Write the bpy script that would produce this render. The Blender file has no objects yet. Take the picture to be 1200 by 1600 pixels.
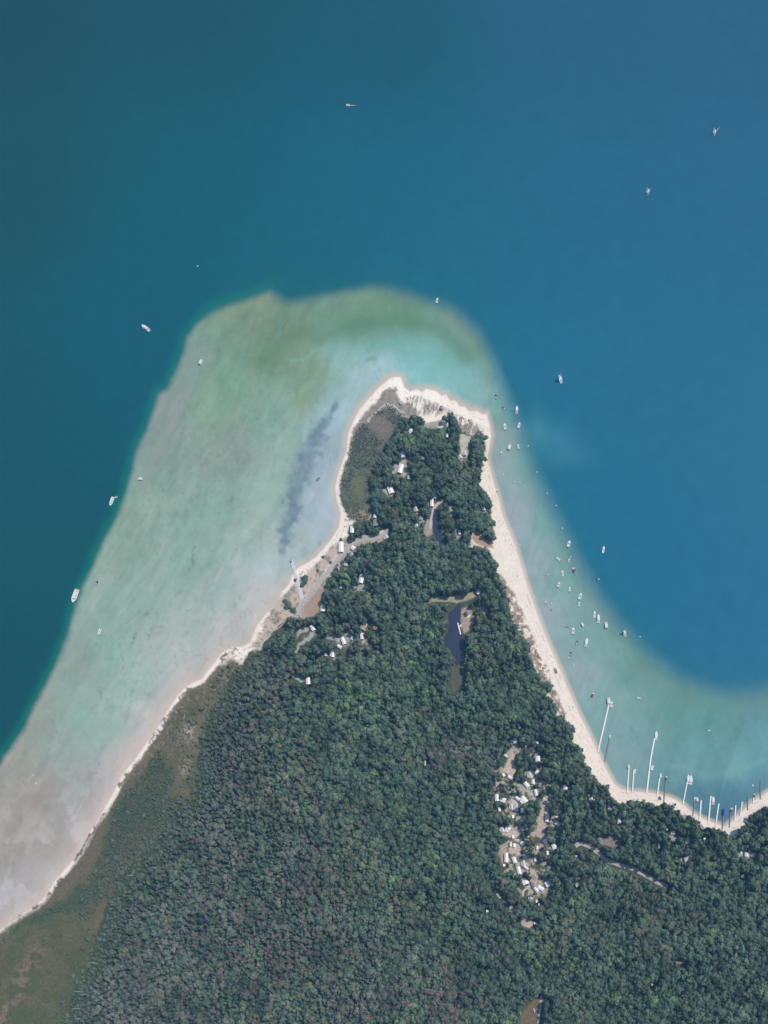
import bpy, math, random
import numpy as np

random.seed(7)
RNG = np.random.default_rng(7)
C = bpy.context.scene.collection
SC = bpy.context.scene

# ---------------------------------------------------------------- scale: 0.8 m to one map unit
MPP = 0.8
def wx(px): return (px - 600.0) * MPP
def wy(py): return (800.0 - py) * MPP

# ---------------------------------------------------------------- camera
NAD = (wx(850), wy(1550))          # the ground point straight below the aircraft
CAMH = 1100.0
cam_d = bpy.data.cameras.new('aerial_camera')
cam = bpy.data.objects.new('aerial_camera', cam_d); C.objects.link(cam)
cam.location = (NAD[0], NAD[1], CAMH)
cam_d.sensor_fit = 'VERTICAL'
cam_d.sensor_height = 36.0; cam_d.sensor_width = 27.0
cam_d.lens = 36.0 * CAMH / (1600 * MPP)
cam_d.shift_x = (0 - NAD[0]) / (1600 * MPP)
cam_d.shift_y = (0 - NAD[1]) / (1600 * MPP)
cam_d.clip_start = 1.0; cam_d.clip_end = 20000.0
SC.camera = cam

# ---------------------------------------------------------------- sky and sun
SUN_EL = math.radians(57)
SUN_DIR2 = (0.93, 0.37)
SUN_AZ = math.atan2(SUN_DIR2[0], SUN_DIR2[1])
world = bpy.data.worlds.new('World'); SC.world = world; world.use_nodes = True
wn = world.node_tree; wn.nodes.clear()
sky = wn.nodes.new('ShaderNodeTexSky'); sky.sky_type = 'NISHITA'; sky.sun_disc = False
sky.sun_elevation = SUN_EL; sky.sun_rotation = SUN_AZ
bg = wn.nodes.new('ShaderNodeBackground'); bg.inputs['Strength'].default_value = 0.135
wo = wn.nodes.new('ShaderNodeOutputWorld')
wn.links.new(sky.outputs[0], bg.inputs['Color']); wn.links.new(bg.outputs[0], wo.inputs['Surface'])
sl = bpy.data.lights.new('sun', 'SUN'); sl.energy = 3.4; sl.angle = math.radians(0.5); sl.color = (1.0, 0.95, 0.87)
so = bpy.data.objects.new('sun', sl); C.objects.link(so)
so.rotation_euler = (math.pi/2 - SUN_EL, 0, math.pi - SUN_AZ)
SC.view_settings.view_transform = 'Standard'; SC.view_settings.look = 'None'
SC.view_settings.gamma = 1.0; SC.view_settings.use_curve_mapping = False
SC.view_settings.exposure = 0.0

# photo tone -> surface reflectance (measured once with a grey card render)
GAIN = np.array([0.98, 0.96, 1.0]); AIR = np.array([0.010, 0.020, 0.036])
def s2l(c):
    c = np.asarray(c, float) / 255.0
    return np.where(c <= 0.04045, c / 12.92, ((c + 0.055) / 1.055) ** 2.4)
def alb(c, gain=GAIN, air=AIR):
    return np.clip((s2l(c) - air) / gain, 0.002, 0.95)

# ---------------------------------------------------------------- helpers
def tag(o, label=None, cat=None, group=None, kind=None):
    if label: o['label'] = label
    if cat: o['category'] = cat
    if group: o['group'] = group
    if kind: o['kind'] = kind
    return o

def empty(name, loc, rz=0.0, parent=None):
    o = bpy.data.objects.new(name, None); C.objects.link(o)
    o.location = loc; o.rotation_euler = (0, 0, rz); o.empty_display_size = 1
    if parent: o.parent = parent
    return o

def mesh_np(name, V, F, mat, parent=None, smooth=False, col=None):
    me = bpy.data.meshes.new(name)
    V = np.asarray(V, np.float32); F = np.asarray(F, np.int32)
    k = F.shape[1]
    me.vertices.add(len(V)); me.vertices.foreach_set('co', V.ravel())
    me.loops.add(F.size); me.loops.foreach_set('vertex_index', F.ravel())
    me.polygons.add(len(F)); me.polygons.foreach_set('loop_start', np.arange(0, F.size, k, dtype=np.int32))
    if smooth: me.polygons.foreach_set('use_smooth', np.ones(len(F), bool))
    if col is not None:
        a = me.color_attributes.new('tint', 'FLOAT_COLOR', 'POINT')
        cc = np.ones((len(V), 4), np.float32); cc[:, :3] = col
        a.data.foreach_set('color', cc.ravel())
    me.update(calc_edges=True); me.validate()
    me.materials.append(mat)
    o = bpy.data.objects.new(name, me); C.objects.link(o)
    if parent: o.parent = parent
    return o

class MB:
    """collects shapes and links them as one mesh"""
    def __init__(s): s.v = []; s.f = []
    def add(s, vs, fs):
        n = len(s.v); s.v += [tuple(v) for v in vs]; s.f += [tuple(i + n for i in f) for f in fs]; return s
    def box(s, x0, x1, y0, y1, z0, z1, rz=0.0, c=(0, 0)):
        vs = [(x, y, z) for z in (z0, z1) for y in (y0, y1) for x in (x0, x1)]
        if rz:
            ca, sa = math.cos(rz), math.sin(rz)
            vs = [(c[0] + (x-c[0])*ca - (y-c[1])*sa, c[1] + (x-c[0])*sa + (y-c[1])*ca, z) for x, y, z in vs]
        return s.add(vs, [(0,2,3,1),(4,5,7,6),(0,1,5,4),(1,3,7,5),(3,2,6,7),(2,0,4,6)])
    def tube(s, p0, p1, r0, r1=None, n=7, caps=True):
        r1 = r0 if r1 is None else r1
        p0 = np.array(p0, float); p1 = np.array(p1, float); d = p1 - p0; d /= max(1e-9, np.linalg.norm(d))
        a = np.cross(d, (0, 0, 1)); 
        if np.linalg.norm(a) < 1e-3: a = np.array((1.0, 0, 0))
        a /= np.linalg.norm(a); b = np.cross(d, a)
        vs = []
        for p, r in ((p0, r0), (p1, r1)):
            for i in range(n):
                t = 2*math.pi*i/n; vs.append(p + a*r*math.cos(t) + b*r*math.sin(t))
        fs = [(i, (i+1) % n, n+(i+1) % n, n+i) for i in range(n)]
        if caps: fs += [tuple(reversed(range(n))), tuple(range(n, 2*n))]
        return s.add(vs, fs)
    def loft(s, rings, cap=True):
        n = len(rings[0]); vs = [p for r in rings for p in r]; fs = []
        for k in range(len(rings)-1):
            for i in range(n):
                j = (i+1) % n
                fs.append((k*n+i, k*n+j, (k+1)*n+j, (k+1)*n+i))
        if cap: fs += [tuple(reversed(range(n))), tuple(range((len(rings)-1)*n, len(rings)*n))]
        return s.add(vs, fs)
    def build(s, name, mat, parent=None, smooth=False):
        me = bpy.data.meshes.new(name); me.from_pydata(s.v, [], s.f); me.update(); me.materials.append(mat)
        if smooth:
            for p in me.polygons: p.use_smooth = True
        o = bpy.data.objects.new(name, me); C.objects.link(o)
        if parent: o.parent = parent
        return o

def copy_tree(o, parent=None):
    c = o.copy(); C.objects.link(c); c.parent = parent
    for ch in list(o.children): copy_tree(ch, c)
    return c

# ---------------------------------------------------------------- procedural materials
def nn(nt, t, **kw):
    n = nt.nodes.new(t)
    for k, v in kw.items():
        if hasattr(n, k): setattr(n, k, v)
        else: n.inputs[k].default_value = v
    return n
def material(name, col=None, rough=0.8, attr=False, vary=0.15, scale=1.0, bump=0.0, spec=0.3, metal=0.0, trans=0.0, detail=4.0, aniso=None):
    m = bpy.data.materials.new(name); m.use_nodes = True; nt = m.node_tree
    b = nt.nodes['Principled BSDF']; b.inputs['Roughness'].default_value = rough
    b.inputs['Specular IOR Level'].default_value = spec; b.inputs['Metallic'].default_value = metal
    tc = nn(nt, 'ShaderNodeTexCoord')
    co = tc.outputs['Object']
    if aniso:
        mp = nn(nt, 'ShaderNodeMapping'); mp.inputs['Scale'].default_value = aniso[0]; mp.inputs['Rotation'].default_value = (0, 0, aniso[1])
        nt.links.new(co, mp.inputs['Vector']); co = mp.outputs[0]
    no = nn(nt, 'ShaderNodeTexNoise'); no.inputs['Scale'].default_value = scale; no.inputs['Detail'].default_value = detail
    nt.links.new(co, no.inputs['Vector'])
    mr = nn(nt, 'ShaderNodeMapRange'); mr.inputs['From Min'].default_value = 0.3; mr.inputs['From Max'].default_value = 0.7
    mr.inputs['To Min'].default_value = 1 - vary; mr.inputs['To Max'].default_value = 1 + vary
    nt.links.new(no.outputs[0], mr.inputs[0])
    mx = nn(nt, 'ShaderNodeVectorMath', operation='MULTIPLY')
    if attr:
        at = nn(nt, 'ShaderNodeVertexColor', layer_name='tint'); nt.links.new(at.outputs[0], mx.inputs[0])
    else:
        mx.inputs[0].default_value = tuple(col)
    nt.links.new(mr.outputs[0], mx.inputs[1]); nt.links.new(mx.outputs[0], b.inputs['Base Color'])
    if bump:
        bp = nn(nt, 'ShaderNodeBump'); bp.inputs['Strength'].default_value = 1.0; bp.inputs['Distance'].default_value = bump
        nt.links.new(no.outputs[0], bp.inputs['Height']); nt.links.new(bp.outputs[0], b.inputs['Normal'])
    if trans:
        b.inputs['Transmission Weight'].default_value = trans
    return m
M = {}
M['leaf'] = material('foliage', attr=True, rough=0.75, vary=0.25, scale=0.45, spec=0.15)
M['bark'] = material('bark', (0.12, 0.095, 0.07), rough=0.9, scale=3)
M['deadwood'] = material('bleached_wood', (0.55, 0.52, 0.50), rough=0.9, scale=2)
M['ground'] = material('ground', attr=True, rough=0.95, vary=0.22, scale=0.35, spec=0.1, bump=0.25)
M['sand'] = material('beach_sand', attr=True, rough=0.95, vary=0.07, scale=0.5, spec=0.1, bump=0.12)
M['bed'] = material('lakebed_sand', attr=True, rough=0.95, vary=0.05, scale=0.3, spec=0.1)
M['road'] = material('worn_gravel_road', (0.44, 0.40, 0.37), rough=0.95, vary=0.15, scale=0.6)
M['path'] = material('sandy_track', (0.52, 0.44, 0.39), rough=0.95, vary=0.18, scale=0.7)
M['concrete'] = material('concrete', (0.60, 0.58, 0.55), rough=0.85, vary=0.12, scale=0.9)
M['dockwood'] = material('pale_dock_boards', (0.80, 0.78, 0.75), rough=0.75, vary=0.12, scale=2.2)
M['greywood'] = material('grey_dock_boards', (0.22, 0.22, 0.22), rough=0.8, vary=0.2, scale=2.2)
M['post'] = material('dock_post', (0.30, 0.28, 0.25), rough=0.8, scale=3)
M['white'] = material('white_gelcoat', (0.80, 0.80, 0.80), rough=0.25, vary=0.05, scale=1.5, spec=0.5)
M['cream'] = material('cream_gelcoat', (0.72, 0.69, 0.62), rough=0.3, vary=0.06, scale=1.5, spec=0.5)
M['hullgrey'] = material('grey_hull', (0.30, 0.32, 0.34), rough=0.35, vary=0.08, scale=1.5, spec=0.5)
M['hullblue'] = material('navy_hull', (0.03, 0.05, 0.12), rough=0.3, vary=0.1, scale=1.5, spec=0.5)
M['teak'] = material('teak_sole', (0.30, 0.24, 0.17), rough=0.7, vary=0.15, scale=3)
M['greydeck'] = material('grey_cockpit_sole', (0.22, 0.23, 0.24), rough=0.7, vary=0.1, scale=3)
M['creamdeck'] = material('cream_sole', (0.60, 0.59, 0.56), rough=0.7, vary=0.08, scale=3)
M['glass'] = material('dark_glass', (0.03, 0.05, 0.07), rough=0.08, vary=0.1, spec=0.6)
M['black'] = material('black_motor', (0.03, 0.03, 0.03), rough=0.4, vary=0.1)
M['canvas'] = material('pale_canvas', (0.70, 0.69, 0.66), rough=0.8, vary=0.06)
M['bluecanvas'] = material('blue_canvas', (0.05, 0.16, 0.42), rough=0.8, vary=0.1)
M['greycanvas'] = material('charcoal_canvas', (0.10, 0.11, 0.12), rough=0.8, vary=0.1)
M['alu'] = material('aluminium', (0.55, 0.56, 0.57), rough=0.4, metal=0.6, vary=0.05)
M['sail'] = material('white_sailcloth', (0.82, 0.82, 0.80), rough=0.7, vary=0.04)
M['wallwhite'] = material('white_siding', (0.66, 0.65, 0.62), rough=0.8, vary=0.06, scale=2)
M['walltan'] = material('tan_siding', (0.38, 0.30, 0.22), rough=0.8, vary=0.1, scale=2)
M['roofwhite'] = material('white_metal_roof', (0.88, 0.87, 0.85), rough=0.5, vary=0.12, scale=0.5)
M['roofpale'] = material('pale_grey_shingle', (0.62, 0.61, 0.60), rough=0.8, vary=0.15, scale=0.8)
M['roofgrey'] = material('weathered_grey_shingle', (0.27, 0.265, 0.265), rough=0.85, vary=0.18, scale=0.8)
M['rooftan'] = material('tan_shingle', (0.42, 0.32, 0.24), rough=0.85, vary=0.15, scale=0.8)
M['roofrust'] = material('rust_orange_roof', (0.38, 0.22, 0.16), rough=0.8, vary=0.2, scale=0.6)
M['brick'] = material('chimney_brick', (0.25, 0.12, 0.09), rough=0.9, scale=4)
M['door'] = material('door_paint', (0.14, 0.08, 0.05), rough=0.6)
M['foam'] = material('foam', (0.62, 0.68, 0.70), rough=0.9, vary=0.3, scale=0.8)
M['buoy'] = material('white_buoy', (0.75, 0.74, 0.72), rough=0.5)
M['skin'] = material('skin', (0.40, 0.25, 0.18), rough=0.6)
M['hair'] = material('hair', (0.05, 0.035, 0.025), rough=0.7)
M['cloth_navy'] = material('dark_swimwear', (0.03, 0.05, 0.12), rough=0.8)
M['cloth_red'] = material('red_swimwear', (0.45, 0.05, 0.05), rough=0.8)
M['carsilver'] = material('silver_car_paint', (0.62, 0.63, 0.64), rough=0.25, vary=0.04, spec=0.6)
M['tyre'] = material('tyre', (0.02, 0.02, 0.02), rough=0.9)
# lake surface: water colour with painted sun glitter lives in the mesh, ripples in the bump
def water_material(name, attr=True, col=(0.05, 0.06, 0.1), rough=0.22):
    m = material(name, col, rough=rough, attr=attr, vary=0.05, scale=0.05, spec=0.3, detail=8)
    nt = m.node_tree; b = nt.nodes['Principled BSDF']; b.inputs['IOR'].default_value = 1.33
    tc = nt.nodes.new('ShaderNodeTexCoord')
    n1 = nn(nt, 'ShaderNodeTexNoise'); n1.inputs['Scale'].default_value = 0.35; n1.inputs['Detail'].default_value = 5
    nt.links.new(tc.outputs['Object'], n1.inputs['Vector'])
    bp = nn(nt, 'ShaderNodeBump'); bp.inputs['Strength'].default_value = 0.5; bp.inputs['Distance'].default_value = 0.35
    nt.links.new(n1.outputs[0], bp.inputs['Height']); nt.links.new(bp.outputs[0], b.inputs['Normal'])
    return m
M['lake'] = water_material('lake_water_surface')
M['pond'] = water_material('pond_water_surface', attr=False, col=tuple(alb((62, 72, 98))), rough=0.15)

# ---------------------------------------------------------------- fields over the map
def hash2(ix, iy, seed):
    h = (ix.astype(np.int64) * 374761393 + iy.astype(np.int64) * 668265263 + seed * 1442695041) & 0xffffffff
    h = ((h ^ (h >> 13)) * 1274126177) & 0xffffffff
    return ((h ^ (h >> 16)) & 0xffff) / 65535.0
def vnoise(x, y, seed=0):
    ix = np.floor(x); iy = np.floor(y); fx = x - ix; fy = y - iy
    fx = fx*fx*(3-2*fx); fy = fy*fy*(3-2*fy)
    a = hash2(ix, iy, seed); b = hash2(ix+1, iy, seed); c = hash2(ix, iy+1, seed); d = hash2(ix+1, iy+1, seed)
    return (a*(1-fx)+b*fx)*(1-fy) + (c*(1-fx)+d*fx)*fy
def fbm(x, y, seed=0, octs=4):
    s = 0; a = 0.5; t = 0
    for o in range(octs):
        s = s + a*vnoise(x*2**o, y*2**o, seed+o*17); t += a; a *= 0.55
    return s/t
def sstep(a, b, x):
    t = np.clip((x-a)/(b-a), 0, 1); return t*t*(3-2*t)
def inside(poly, X, Y):
    r = np.zeros(X.shape, bool); n = len(poly)
    for i in range(n):
        x0, y0 = poly[i]; x1, y1 = poly[(i+1) % n]
        if y0 == y1: continue
        c = ((y0 > Y) != (y1 > Y)) & (X < (x1-x0)*(Y-y0)/(y1-y0) + x0)
        r ^= c
    return r
def dist_line(pts, X, Y, closed=False, prm=None):
    best = np.full(X.shape, 1e9); val = np.zeros(X.shape)
    n = len(pts); m = n if closed else n-1
    for i in range(m):
        x0, y0 = pts[i][:2]; x1, y1 = pts[(i+1) % n][:2]
        dx, dy = x1-x0, y1-y0; L = dx*dx+dy*dy + 1e-9
        t = np.clip(((X-x0)*dx + (Y-y0)*dy)/L, 0, 1)
        d = np.hypot(X-x0-t*dx, Y-y0-t*dy)
        u = d < best
        if prm is not None: val[u] = (prm[i]*(1-t) + prm[(i+1) % n]*t)[u]
        best[u] = d[u]
    return (best, val) if prm is not None else best
def sdist(poly, X, Y):           # positive inside
    d = dist_line(poly, X, Y, True); return np.where(inside(poly, X, Y), d, -d)
def field(cps, X, Y, p=3.0, eps=30.0):
    A = np.array(cps, float); num = np.zeros(X.shape + (3,)); den = np.zeros(X.shape)
    cl = s2l(A[:, 2:5])
    for i in range(len(A)):
        w = 1.0/((X-A[i, 0])**2 + (Y-A[i, 1])**2 + eps*eps)**(p/2*1.0)
        num += w[..., None]*cl[i]; den += w
    return num/den[..., None]

SHORE = [(-700,1800),(-200,1560),(-60,1490),(0,1452),(15,1441),(34,1427),(56,1414),(71,1399),(86,1375),(116,1341),(131,1319),(144,1292),(154,1279),(165,1259),(180,1232),(190,1210),
(210,1187),(225,1165),(244,1139),(262,1109),(277,1086),(292,1071),(315,1060),(330,1041),(347,1019),(362,1010),(378,1010),(390,1004),(402,975),(417,957),(434,940),(440,924),(451,913),
(457,896),(466,886),(480,879),(492,871),(505,857),(518,841),(529,823),(532,802),(526,783),(523,763),(527,744),(535,720),(541,704),(543,680),(551,659),(561,640),(577,621),(593,604),
(607,592),(617,588),(627,589),(632,604),(640,611),(652,608),(660,612),(665,607),(675,609),(683,611),(690,618),(697,616),(703,625),(713,626),(718,634),(727,635),(733,642),(745,641),(754,647),(761,646),(765,661),(768,680),(765,699),
(762,712),(764,725),(770,747),(778,773),(786,805),(797,832),(805,851),(815,884),(826,920),(838,954),(850,987),(864,1020),(875,1045),(887,1074),(896,1095),(907,1119),(920,1145),(933,1172),
(947,1201),(960,1224),(971,1233),(987,1236),(1013,1238),(1032,1241),(1051,1247),(1067,1256),(1083,1270),(1099,1279),(1120,1287),(1133,1291),(1147,1280),(1163,1264),(1179,1250),(1195,1240),(1240,1215),(1400,1190),(2000,1150),(2600,1100)]
LANDP = SHORE + [(2600,3200),(-700,3200)]
SHOAL = [(-700,1500),(-200,1310),(-60,1240),(0,1193),(20,1163),(40,1133),(57,1097),(73,1067),(87,1037),(100,1007),(113,967),(123,933),(143,890),(160,850),(180,812),(198,767),(208,727),(214,702),(230,671),
(238,645),(247,616),(262,606),(276,577),(286,552),(292,526),(307,506),(333,487),(364,475),(395,465),(420,455),(432,461),(446,471),(462,471),(500,464),(540,455),(572,449),(600,450),(636,459),(676,472),(706,484),
(728,500),(747,520),(762,545),(775,578),(788,610),(802,645),(814,672),(822,702),(836,740),(853,777),(873,819),(893,857),(914,898),(938,936),(963,969),(991,1000),(1025,1030),(1060,1056),(1092,1070),(1129,1079),(1158,1081),(1190,1077),(1260,1064),(1500,1040),(2600,950)]
SHW = []
for x, y in SHOAL:
    SHW.append(7 if x < 330 else (9 if x < 430 else (16 if x < 600 else (20 if x < 800 else 26))))
SHOALP = SHOAL + [(2600,3200),(-700,3200)]
DEEP_GLINT = [(0,0,25,82,100),(300,0,30,88,108),(600,50,39,95,116),(900,50,47,101,131),(1200,50,50,102,134),(0,300,28,88,104),(300,300,34,98,118),(600,300,40,104,130),(900,300,48,107,138),(1200,300,50,108,141),  # deep water tones, with sun glitter painted in as brightening to the right
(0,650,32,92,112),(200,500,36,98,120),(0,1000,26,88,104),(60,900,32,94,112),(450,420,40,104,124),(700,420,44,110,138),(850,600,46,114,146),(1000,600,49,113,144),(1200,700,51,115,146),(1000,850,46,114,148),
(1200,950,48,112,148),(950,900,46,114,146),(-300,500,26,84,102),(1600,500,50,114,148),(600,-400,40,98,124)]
SHC = [(30,1200,158,158,153),(60,1130,150,158,152),(120,1030,142,160,155),(100,1160,148,165,160),(130,1130,143,173,164),(170,1020,142,172,162),(200,950,145,170,162),(180,850,142,165,155),(230,750,140,165,155),
(240,700,134,153,150),(265,640,136,153,150),(300,560,130,153,147),(340,520,123,152,140),(400,490,123,147,132),(450,510,112,140,125),(420,560,116,145,128),(370,600,122,158,140),(330,640,130,162,145),(400,620,130,158,148),
(360,700,138,155,150),(430,650,130,164,153),(490,580,130,155,138),(470,620,132,160,142),(540,480,120,150,135),(600,480,112,147,128),(560,510,100,140,125),(640,500,108,146,130),(700,510,123,157,148),(740,540,113,150,145),
(600,530,112,156,148),(640,550,122,172,168),(700,560,114,166,160),(540,560,140,180,175),(560,600,162,188,192),(520,650,160,185,195),(500,700,155,175,185),(510,780,165,180,192),(450,680,150,175,165),(430,760,150,175,168),
(400,850,155,175,170),(340,800,140,168,158),(300,880,142,170,160),(350,930,160,178,175),(420,880,173,188,190),(400,940,185,185,185),(350,1000,182,182,180),(300,1020,172,182,180),(250,1060,165,180,178),(280,1080,182,180,178),
(230,1120,180,182,182),(200,1200,182,176,174),(160,1230,172,175,178),(130,1300,180,182,186),(60,1250,163,156,152),(20,1330,170,164,162),(60,1370,178,178,182),(20,1420,180,180,184),(100,1200,154,164,162),(220,1080,150,178,170),
(170,1130,152,175,168),(90,1320,170,166,166),(745,600,132,176,176),(765,620,136,172,172),(785,650,124,168,166),(700,590,140,190,192),(640,572,145,194,198),(600,572,168,196,202),(670,575,130,186,188),(775,672,148,162,164),(790,720,146,160,168),(810,800,148,159,168),(840,880,143,160,168),(850,800,118,162,162),(870,870,122,158,158),
(860,950,148,162,170),(900,950,122,156,156),(900,1050,138,158,164),(940,1000,116,153,153),(950,1100,123,156,158),(1000,1050,104,146,144),(1000,1150,116,153,156),(970,1180,124,154,160),(1060,1120,99,143,143),(1050,1200,104,146,153),
(1120,1120,97,143,146),(1180,1100,95,138,148),(1100,1200,106,150,156),(1150,1200,112,156,162),(1180,1180,99,148,156),(1090,1240,86,130,148),(1140,1240,80,127,150),(1130,1270,80,118,142),(1180,1220,85,130,150),
(800,640,110,163,158),(820,720,114,164,160),(880,920,118,158,155),(1500,1150,90,140,150),(-200,1400,170,170,172)]
POND = [(721,942),(716,944),(710,953),(700,960),(700,972),(699,988),(693,1000),(694,1011),(703,1017),(708,1034),(712,1043),(717,1041),(725,1023),(729,1006),(722,993),(719,975),(720,957)]

def height(px, py):
    X = np.asarray(px, float); Y = np.asarray(py, float)
    d = dist_line(SHORE, X, Y); ins = inside(LANDP, X, Y)
    h = 0.05*np.minimum(d, 22) + 1.6*sstep(10, 55, d) + 0.9*sstep(14, 40, d)*(fbm(X/14, Y/14, 5)-0.4) + 1.5*sstep(60, 300, d)*fbm(X/120, Y/120, 9, 2)
    h = np.where(ins, h, -0.05*np.minimum(d, 50))
    pd = sdist(POND, X, Y)
    return h - np.where(ins, 1.2*sstep(-6, 4, pd), 0)
POND_Z = float(height(np.array([[712.0]]), np.array([[1000.0]]))[0, 0]) + 0.45

# vegetation zones
FOREST = [(100,1700),(101,1600),(116,1560),(127,1525),(142,1499),(150,1470),(160,1440),(175,1400),(190,1370),(215,1340),(240,1325),(255,1290),(275,1265),(298,1252),(306,1235),(311,1195),(315,1150),(326,1120),(349,1092),(360,1056),(378,1035),(398,1019),
(412,1004),(430,985),(443,972),(456,968),(480,967),(498,961),(503,950),(503,930),(509,918),(512,906),(522,889),(537,876),(552,861),(572,851),(600,848),(606,828),(596,832),(585,838),(572,838),(560,840),(549,842),(543,836),(546,820),(560,815),
(580,812),(584,787),(577,763),(588,725),(606,700),(622,672),(634,655),(648,650),(660,655),(657,664),(690,672),(700,664),(694,655),(702,648),(712,652),(714,664),(721,675),(735,683),(745,680),(756,684),(759,704),(751,723),(753,741),(748,757),(760,771),(767,795),(769,821),(774,842),(766,847),(754,842),
(746,828),(736,838),(738,853),(762,858),(771,880),(778,900),(784,918),(794,936),(793,950),(800,968),(814,996),(826,1006),(824,1026),(836,1046),(840,1064),(858,1074),(854,1090),(864,1100),(869,1118),(882,1124),(897,1138),(892,1159),(904,1168),(910,1193),(921,1201),
(926,1217),(944,1227),(955,1247),(968,1257),(987,1257),(1005,1255),(1024,1258),(1045,1262),(1067,1272),(1080,1281),(1104,1293),(1120,1298),(1136,1306),(1150,1310),(1158,1296),(1166,1286),(1173,1275),(1190,1265),(1240,1250),(1300,1240),(1300,1700)]
CLEAR = {  # openings in the canopy: (polygon, ground tone)
 'camp_a': ([(799,1173),(804,1178),(803,1196),(806,1204),(799,1217),(787,1203),(793,1190)], (196,172,160)),
 'camp_b': ([(846,1267),(852,1270),(853,1290),(849,1313),(838,1307),(831,1301),(838,1296),(843,1278)], (186,160,152)),
 'camp_c': ([(816,1291),(819,1296),(811,1301),(816,1316),(817,1323),(802,1311),(786,1305),(788,1297),(806,1300)], (196,172,162)),
 'camp_d': ([(795,1319),(814,1320),(814,1338),(795,1333)], (190,165,155)),
 'camp_e': ([(781,1338),(792,1334),(795,1349),(784,1350)], (170,145,138)),
 'camp_f': ([(798,1250),(808,1252),(810,1268),(799,1269)], (195,178,172)),
 'camp_g': ([(828,1356),(834,1360),(844,1374),(839,1373),(828,1364)], (190,165,155)),
 'camp_h': ([(797,1416),(804,1420),(803,1427),(796,1427)], (190,172,168)),
 'camp_i': ([(811,1438),(818,1437),(826,1436),(835,1444),(827,1451),(816,1446)], (192,164,158)),
 'camp_j': ([(806,1223),(824,1228),(836,1236),(845,1250),(837,1250),(822,1236),(808,1230)], (178,162,156)),
 'camp_k': ([(772,1222),(779,1223),(780,1234),(773,1236)], (186,160,155)),
 'camp_l': ([(818,1333),(829,1341),(824,1344),(817,1341)], (175,165,160)),
 'sand_triangle': ([(475,955),(500,920),(507,921),(508,926),(502,932),(502,951),(497,960),(480,964)], (178,152,140)),
 'pond_sand': ([(720,952),(727,950),(737,953),(741,974),(734,986),(726,992),(721,984)], (178,160,152)),
 'pond_track': ([(669,940),(680,931),(684,935),(698,934),(712,932),(726,932),(739,925),(746,930),(740,936),(728,940),(714,944),(698,942),(684,941),(670,944)], (172,165,148)),
 'pond_east': ([(752,945),(760,948),(763,960),(757,962),(752,955)], (172,148,145)),
 'pond_south': ([(706,1040),(720,1038),(728,1050),(724,1075),(708,1085),(704,1062)], (98,105,98)),
 'east_sand': ([(742,832),(748,830),(756,843),(766,848),(772,858),(758,856),(742,850),(737,842)], (186,155,142)),
 'tip_a': ([(658,666),(668,662),(690,658),(691,668),(676,671),(662,670)], (165,155,145)),
 'tip_b': ([(719,680),(736,684),(732,700),(731,718),(724,716),(716,719),(720,705),(718,692)], (190,172,160)),
 'cot_a': ([(614,726),(626,724),(634,716),(638,740),(632,748),(620,742),(612,742)], (178,158,150)),
 'cot_b': ([(597,767),(606,762),(616,770),(612,777),(600,772)], (172,160,155)),
 'loop_in': ([(702,790),(707,792),(708,812),(703,806)], (180,165,155)),
 'loop_lane': ([(677,800),(683,796),(688,815),(690,840),(696,853),(688,858),(680,835)], (92,92,86)),
 'loop_w': ([(667,812),(673,812),(677,838),(668,840),(662,835)], (165,150,142)),
 'loop_e': ([(712,820),(717,826),(719,842),(713,846),(711,832)], (165,152,146)),
 'cot_c': ([(466,985),(478,980),(485,984),(480,990),(470,990),(464,1000)], (170,158,152)),
 'cot_d': ([(484,996),(492,982),(494,988),(486,1002),(470,1010),(464,1022),(462,1020),(468,1006)], (172,165,160)),
 'cot_e': ([(540,990),(550,992),(548,1003),(541,1006),(538,1000)], (176,158,150)),
 'cot_f': ([(512,994),(524,992),(538,994),(536,998),(520,1002),(510,1000)], (160,156,152)),
 'cot_g': ([(456,1055),(466,1054),(478,1064),(472,1068),(462,1062)], (178,176,172)),
 'cot_h': ([(556,915),(578,914),(580,922),(566,925),(556,924)], (165,160,155)),
 'round_clear': ([(950,1308),(960,1305),(970,1312),(969,1322),(958,1325),(948,1322),(940,1318),(943,1312)], (150,138,136)),
 'meadow_s': ([(810,1610),(815,1583),(830,1567),(843,1556),(850,1556),(844,1585),(840,1610)], (125,112,100)),
 'cot_i': ([(1060,1340),(1078,1337),(1080,1344),(1064,1347)], (160,160,158)),
 'cot_j': ([(1152,1330),(1178,1332),(1176,1340),(1154,1338)], (155,158,155)),
 'cot_k': ([(1046,1300),(1053,1300),(1056,1316),(1050,1318)], (160,155,152)),
 'cot_l': ([(962,1274),(970,1276),(969,1290),(964,1292)], (165,155,150)),
 'cot_m': ([(1015,1303),(1022,1310),(1031,1318),(1029,1328),(1024,1322)], (140,142,138)),
 'grass_lane': ([(950,1268),(954,1268),(954,1292),(951,1292)], (105,125,108)),
 'cot_n': ([(602,1094),(607,1096),(606,1103),(601,1102)], (170,150,120)),
}
ROADS = [ # name, polyline, width in metres
 ('road', [(464,962),(470,949),(487,928),(505,905),(520,885),(538,862),(552,849),(568,843),(587,843),(602,837),(606,829)], 5.4),
 ('road', [(899,1323),(906,1318),(914,1320),(923,1324),(936,1334),(947,1345),(968,1352),(987,1357),(1003,1365),(1016,1372),(1029,1380),(1043,1386)], 5.2),
 ('path', [(692,784),(684,789),(678,797),(675,812),(673,828)], 3.6),
 ('road', [(846,1556),(844,1575),(841,1600),(836,1640)], 2.8),
 ('path', [(837,1379),(818,1392),(817,1401)], 2.6),
 ('path', [(792,1412),(778,1400),(774,1392)], 1.8),
]

def sand_zone(X, Y):
    pass

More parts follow.
